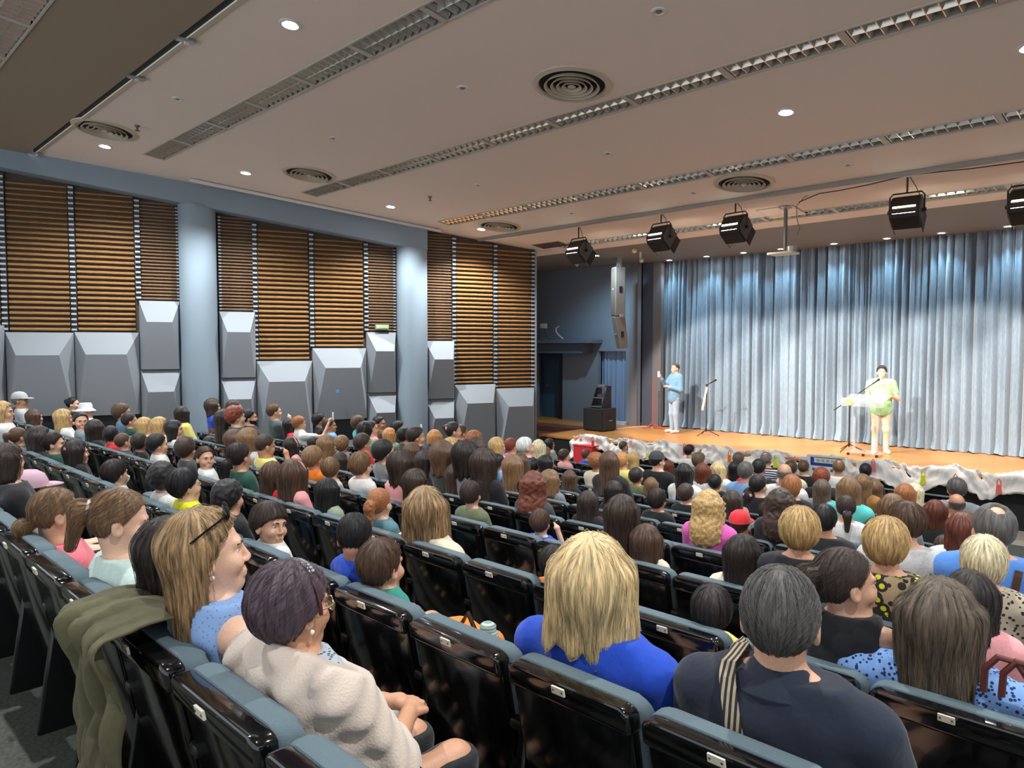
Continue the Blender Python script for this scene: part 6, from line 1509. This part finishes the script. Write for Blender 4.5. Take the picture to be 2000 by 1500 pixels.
pl_ = who('brown strap'); strap(pl_, mat('brown leather', rgb(74, 50, 38), .5), back_path(pl_, .12, .60, .06, .2), .035)
# polo collar
def collar(p, m):
    B = p[1]; c = MB(); vs = []; n = 24
    for i in range(n + 1):
        a = math.radians(-155 + 310 * i / n)
        for (rr, z) in ((.068, .688), (.076, .680), (.116, .612), (.108, .604), (.066, .65)): vs.append((B.nb[0] + rr * math.sin(a), B.nb[1] + .008 - rr * math.cos(a), z - .03 * (1 - math.cos(a))))
    fs = [(i * 5 + q, i * 5 + (q + 1) % 5, i * 5 + 5 + (q + 1) % 5, i * 5 + 5 + q) for i in range(n) for q in range(5)]
    c.add(vs, fs); return c.build('collar', m, p[0], smooth=True)
collar(pn, cloth('navy'))

# olive jacket thrown over an empty seat of the nearest row
def jacket():
    P0 = atY(240, 1225, ROWY[0]); X0 = float(P0[0]); zs_ = ROWF[0] + .85
    n, m = 60, 90; rng = np.random.default_rng(2); V = []
    for j in range(m):
        s_ = j / (m - 1)                     # from the front of the back rest over the top and down behind
        L = s_ * 1.35
        if L < .30: y, z = .16, zs_ + .02 - (.30 - L)
        elif L < .50: a = (L - .30) / .20 * math.pi; y, z = .06 + .10 * math.cos(a), zs_ + .025 + .05 * math.sin(a)
        else: y, z = -.04 + .05 * min(1, (L - .5) / .2), zs_ + .02 - (L - .50)
        for i in range(n):
            u = i / (n - 1); wdt = .40 - .16 * max(0, s_ - .38) / .62; x = X0 - .02 + (u - .5) * wdt - .05 * max(0, s_ - .4)
            fo = math.sin(u * 21 + 3 * math.sin(s_ * 5)) * .028 + math.sin(u * 43 + s_ * 9) * .011 + .02 * math.sin(s_ * 17 + u * 5)
            back = 1 if L >= .40 else .45
            V.append((x, ROWY[0] + y - abs(fo) * back - (.05 * back if L > .45 else 0) - .10 * math.sin(u * math.pi) * max(0, s_ - .45), z + fo * .3 * (1 - abs(2 * s_ - 1)) + (.06 * math.sin(u * 9) if j == m - 1 else 0)))
    q = np.arange(m - 1)[:, None] * n + np.arange(n - 1)[None, :]; Q = np.stack([q, q + 1, q + n + 1, q + n], -1).reshape(-1, 4)
    r = empty('jacket', (0, 0, 0)); tag(r, 'olive green jacket hanging over the back of a front left seat', 'jacket')
    o = link('cloth_body', fast_mesh('cloth_body', V, Q), mat('olive jacket cloth', rgb(92, 88, 62), .85, bump=.2, scale=40, var=.1), r); sm = o.modifiers.new('thick', 'SOLIDIFY'); sm.thickness = .008
    for (s_, u) in ((.46, .35), (.62, .45), (.85, .40)):
        p = V[int(s_ * (m - 1)) * n + int(u * (n - 1))]; ey = MB().lathe([(0, 0), (.008, 0), (.008, .006), (0, .006)], 10).build('eyelet', M_GOLD, r); ey.location = (p[0], p[1] - .012, p[2]); ey.rotation_euler = (math.pi / 2, 0, 0)
    p = V[int(.62 * (m - 1)) * n + int(.45 * (n - 1))]; MB().tube([(p[0], p[1] - .015, p[2]), (p[0] + .005, p[1] - .03, p[2] - .12), (p[0], p[1] - .02, p[2] - .26)], .004, 6).build('drawcord', mat('cord', rgb(110, 104, 78), .8), r)
jacket()
# bags on seats
P = atY(905, 1226, ROWY[1] + .26); r = empty('orange_bag', (float(P[0]), float(P[1]), ROWF[1] + .45)); tag(r, 'orange bag with dark handle on the seat left of the blue blouse', 'bag'); hb = float(P[2]) - (ROWF[1] + .45)
V, Q = surface(axis(-.22, .22, .014), axis(-.14, .14, .014), axis(-.02, hb + .06, .014), lambda P: s_box(P, (0, 0, hb / 2), (.17, .09, hb / 2 + .01), .05) + .010 * np.sin(P[..., 0] * 30 + P[..., 2] * 20)); link('bag_body', fast_mesh('bag_body', V, Q), cloth('orange'), r)
MB().tube([(-.02, 0, hb), (.05, -.02, hb + .08), (.12, 0, hb - .06)], .010, 8).build('handle', mat('dark handle', rgb(50, 22, 20), .5), r, smooth=True)
P = atY(960, 1234, ROWY[1] + .20); r = empty('folded_knit', (float(P[0]), float(P[1]), ROWF[1] + .45)); tag(r, 'cream and blue striped folded knit beside the orange bag', 'knitwear'); hb = float(P[2]) - (ROWF[1] + .45)
V, Q = surface(axis(-.16, .16, .012), axis(-.10, .10, .012), axis(-.02, hb + .08, .012), lambda P: smax(s_cap(P, (0, 0, .05), (-.02, 0, hb), .10, .035), -P[..., 2], .01) + .004 * np.sin(P[..., 2] * 160)); link('knit_body', fast_mesh('knit_body', V, Q), stripes('cream stripes', rgb(206, 204, 178), rgb(128, 156, 156), 30), r)
MB().box(-.03, .03, -.055, -.045, hb * .35, hb * .55).build('sewn_patch', cloth('tealblue'), r)
# reddish handles over a seat at the right edge
P = atY(1958, 1300, ROWY[3] - .03); P = atY(1958, 1318, ROWY[2] + .0)
Pq = atY(1958, 1300, ROWY[2] + .15); r = empty('handbag', tuple(Pq)); tag(r, 'pair of red-brown bag handles over a seat at right edge', 'handbag')
mh = mat('red brown leather', rgb(96, 42, 32), .45)
for dx in (-.02, .03): MB().tube([(dx - .03, 0, -.10), (dx - .025, -.01, -.02), (dx + .01, -.015, .03), (dx + .06, -.01, .025), (dx + .10, 0, -.04)], .011, 8).build('handle', mh, r, smooth=True)
MB().box(-.10, .16, .03, .13, -.46, -.22).build('bag_body', mh, r, bevel=.03)
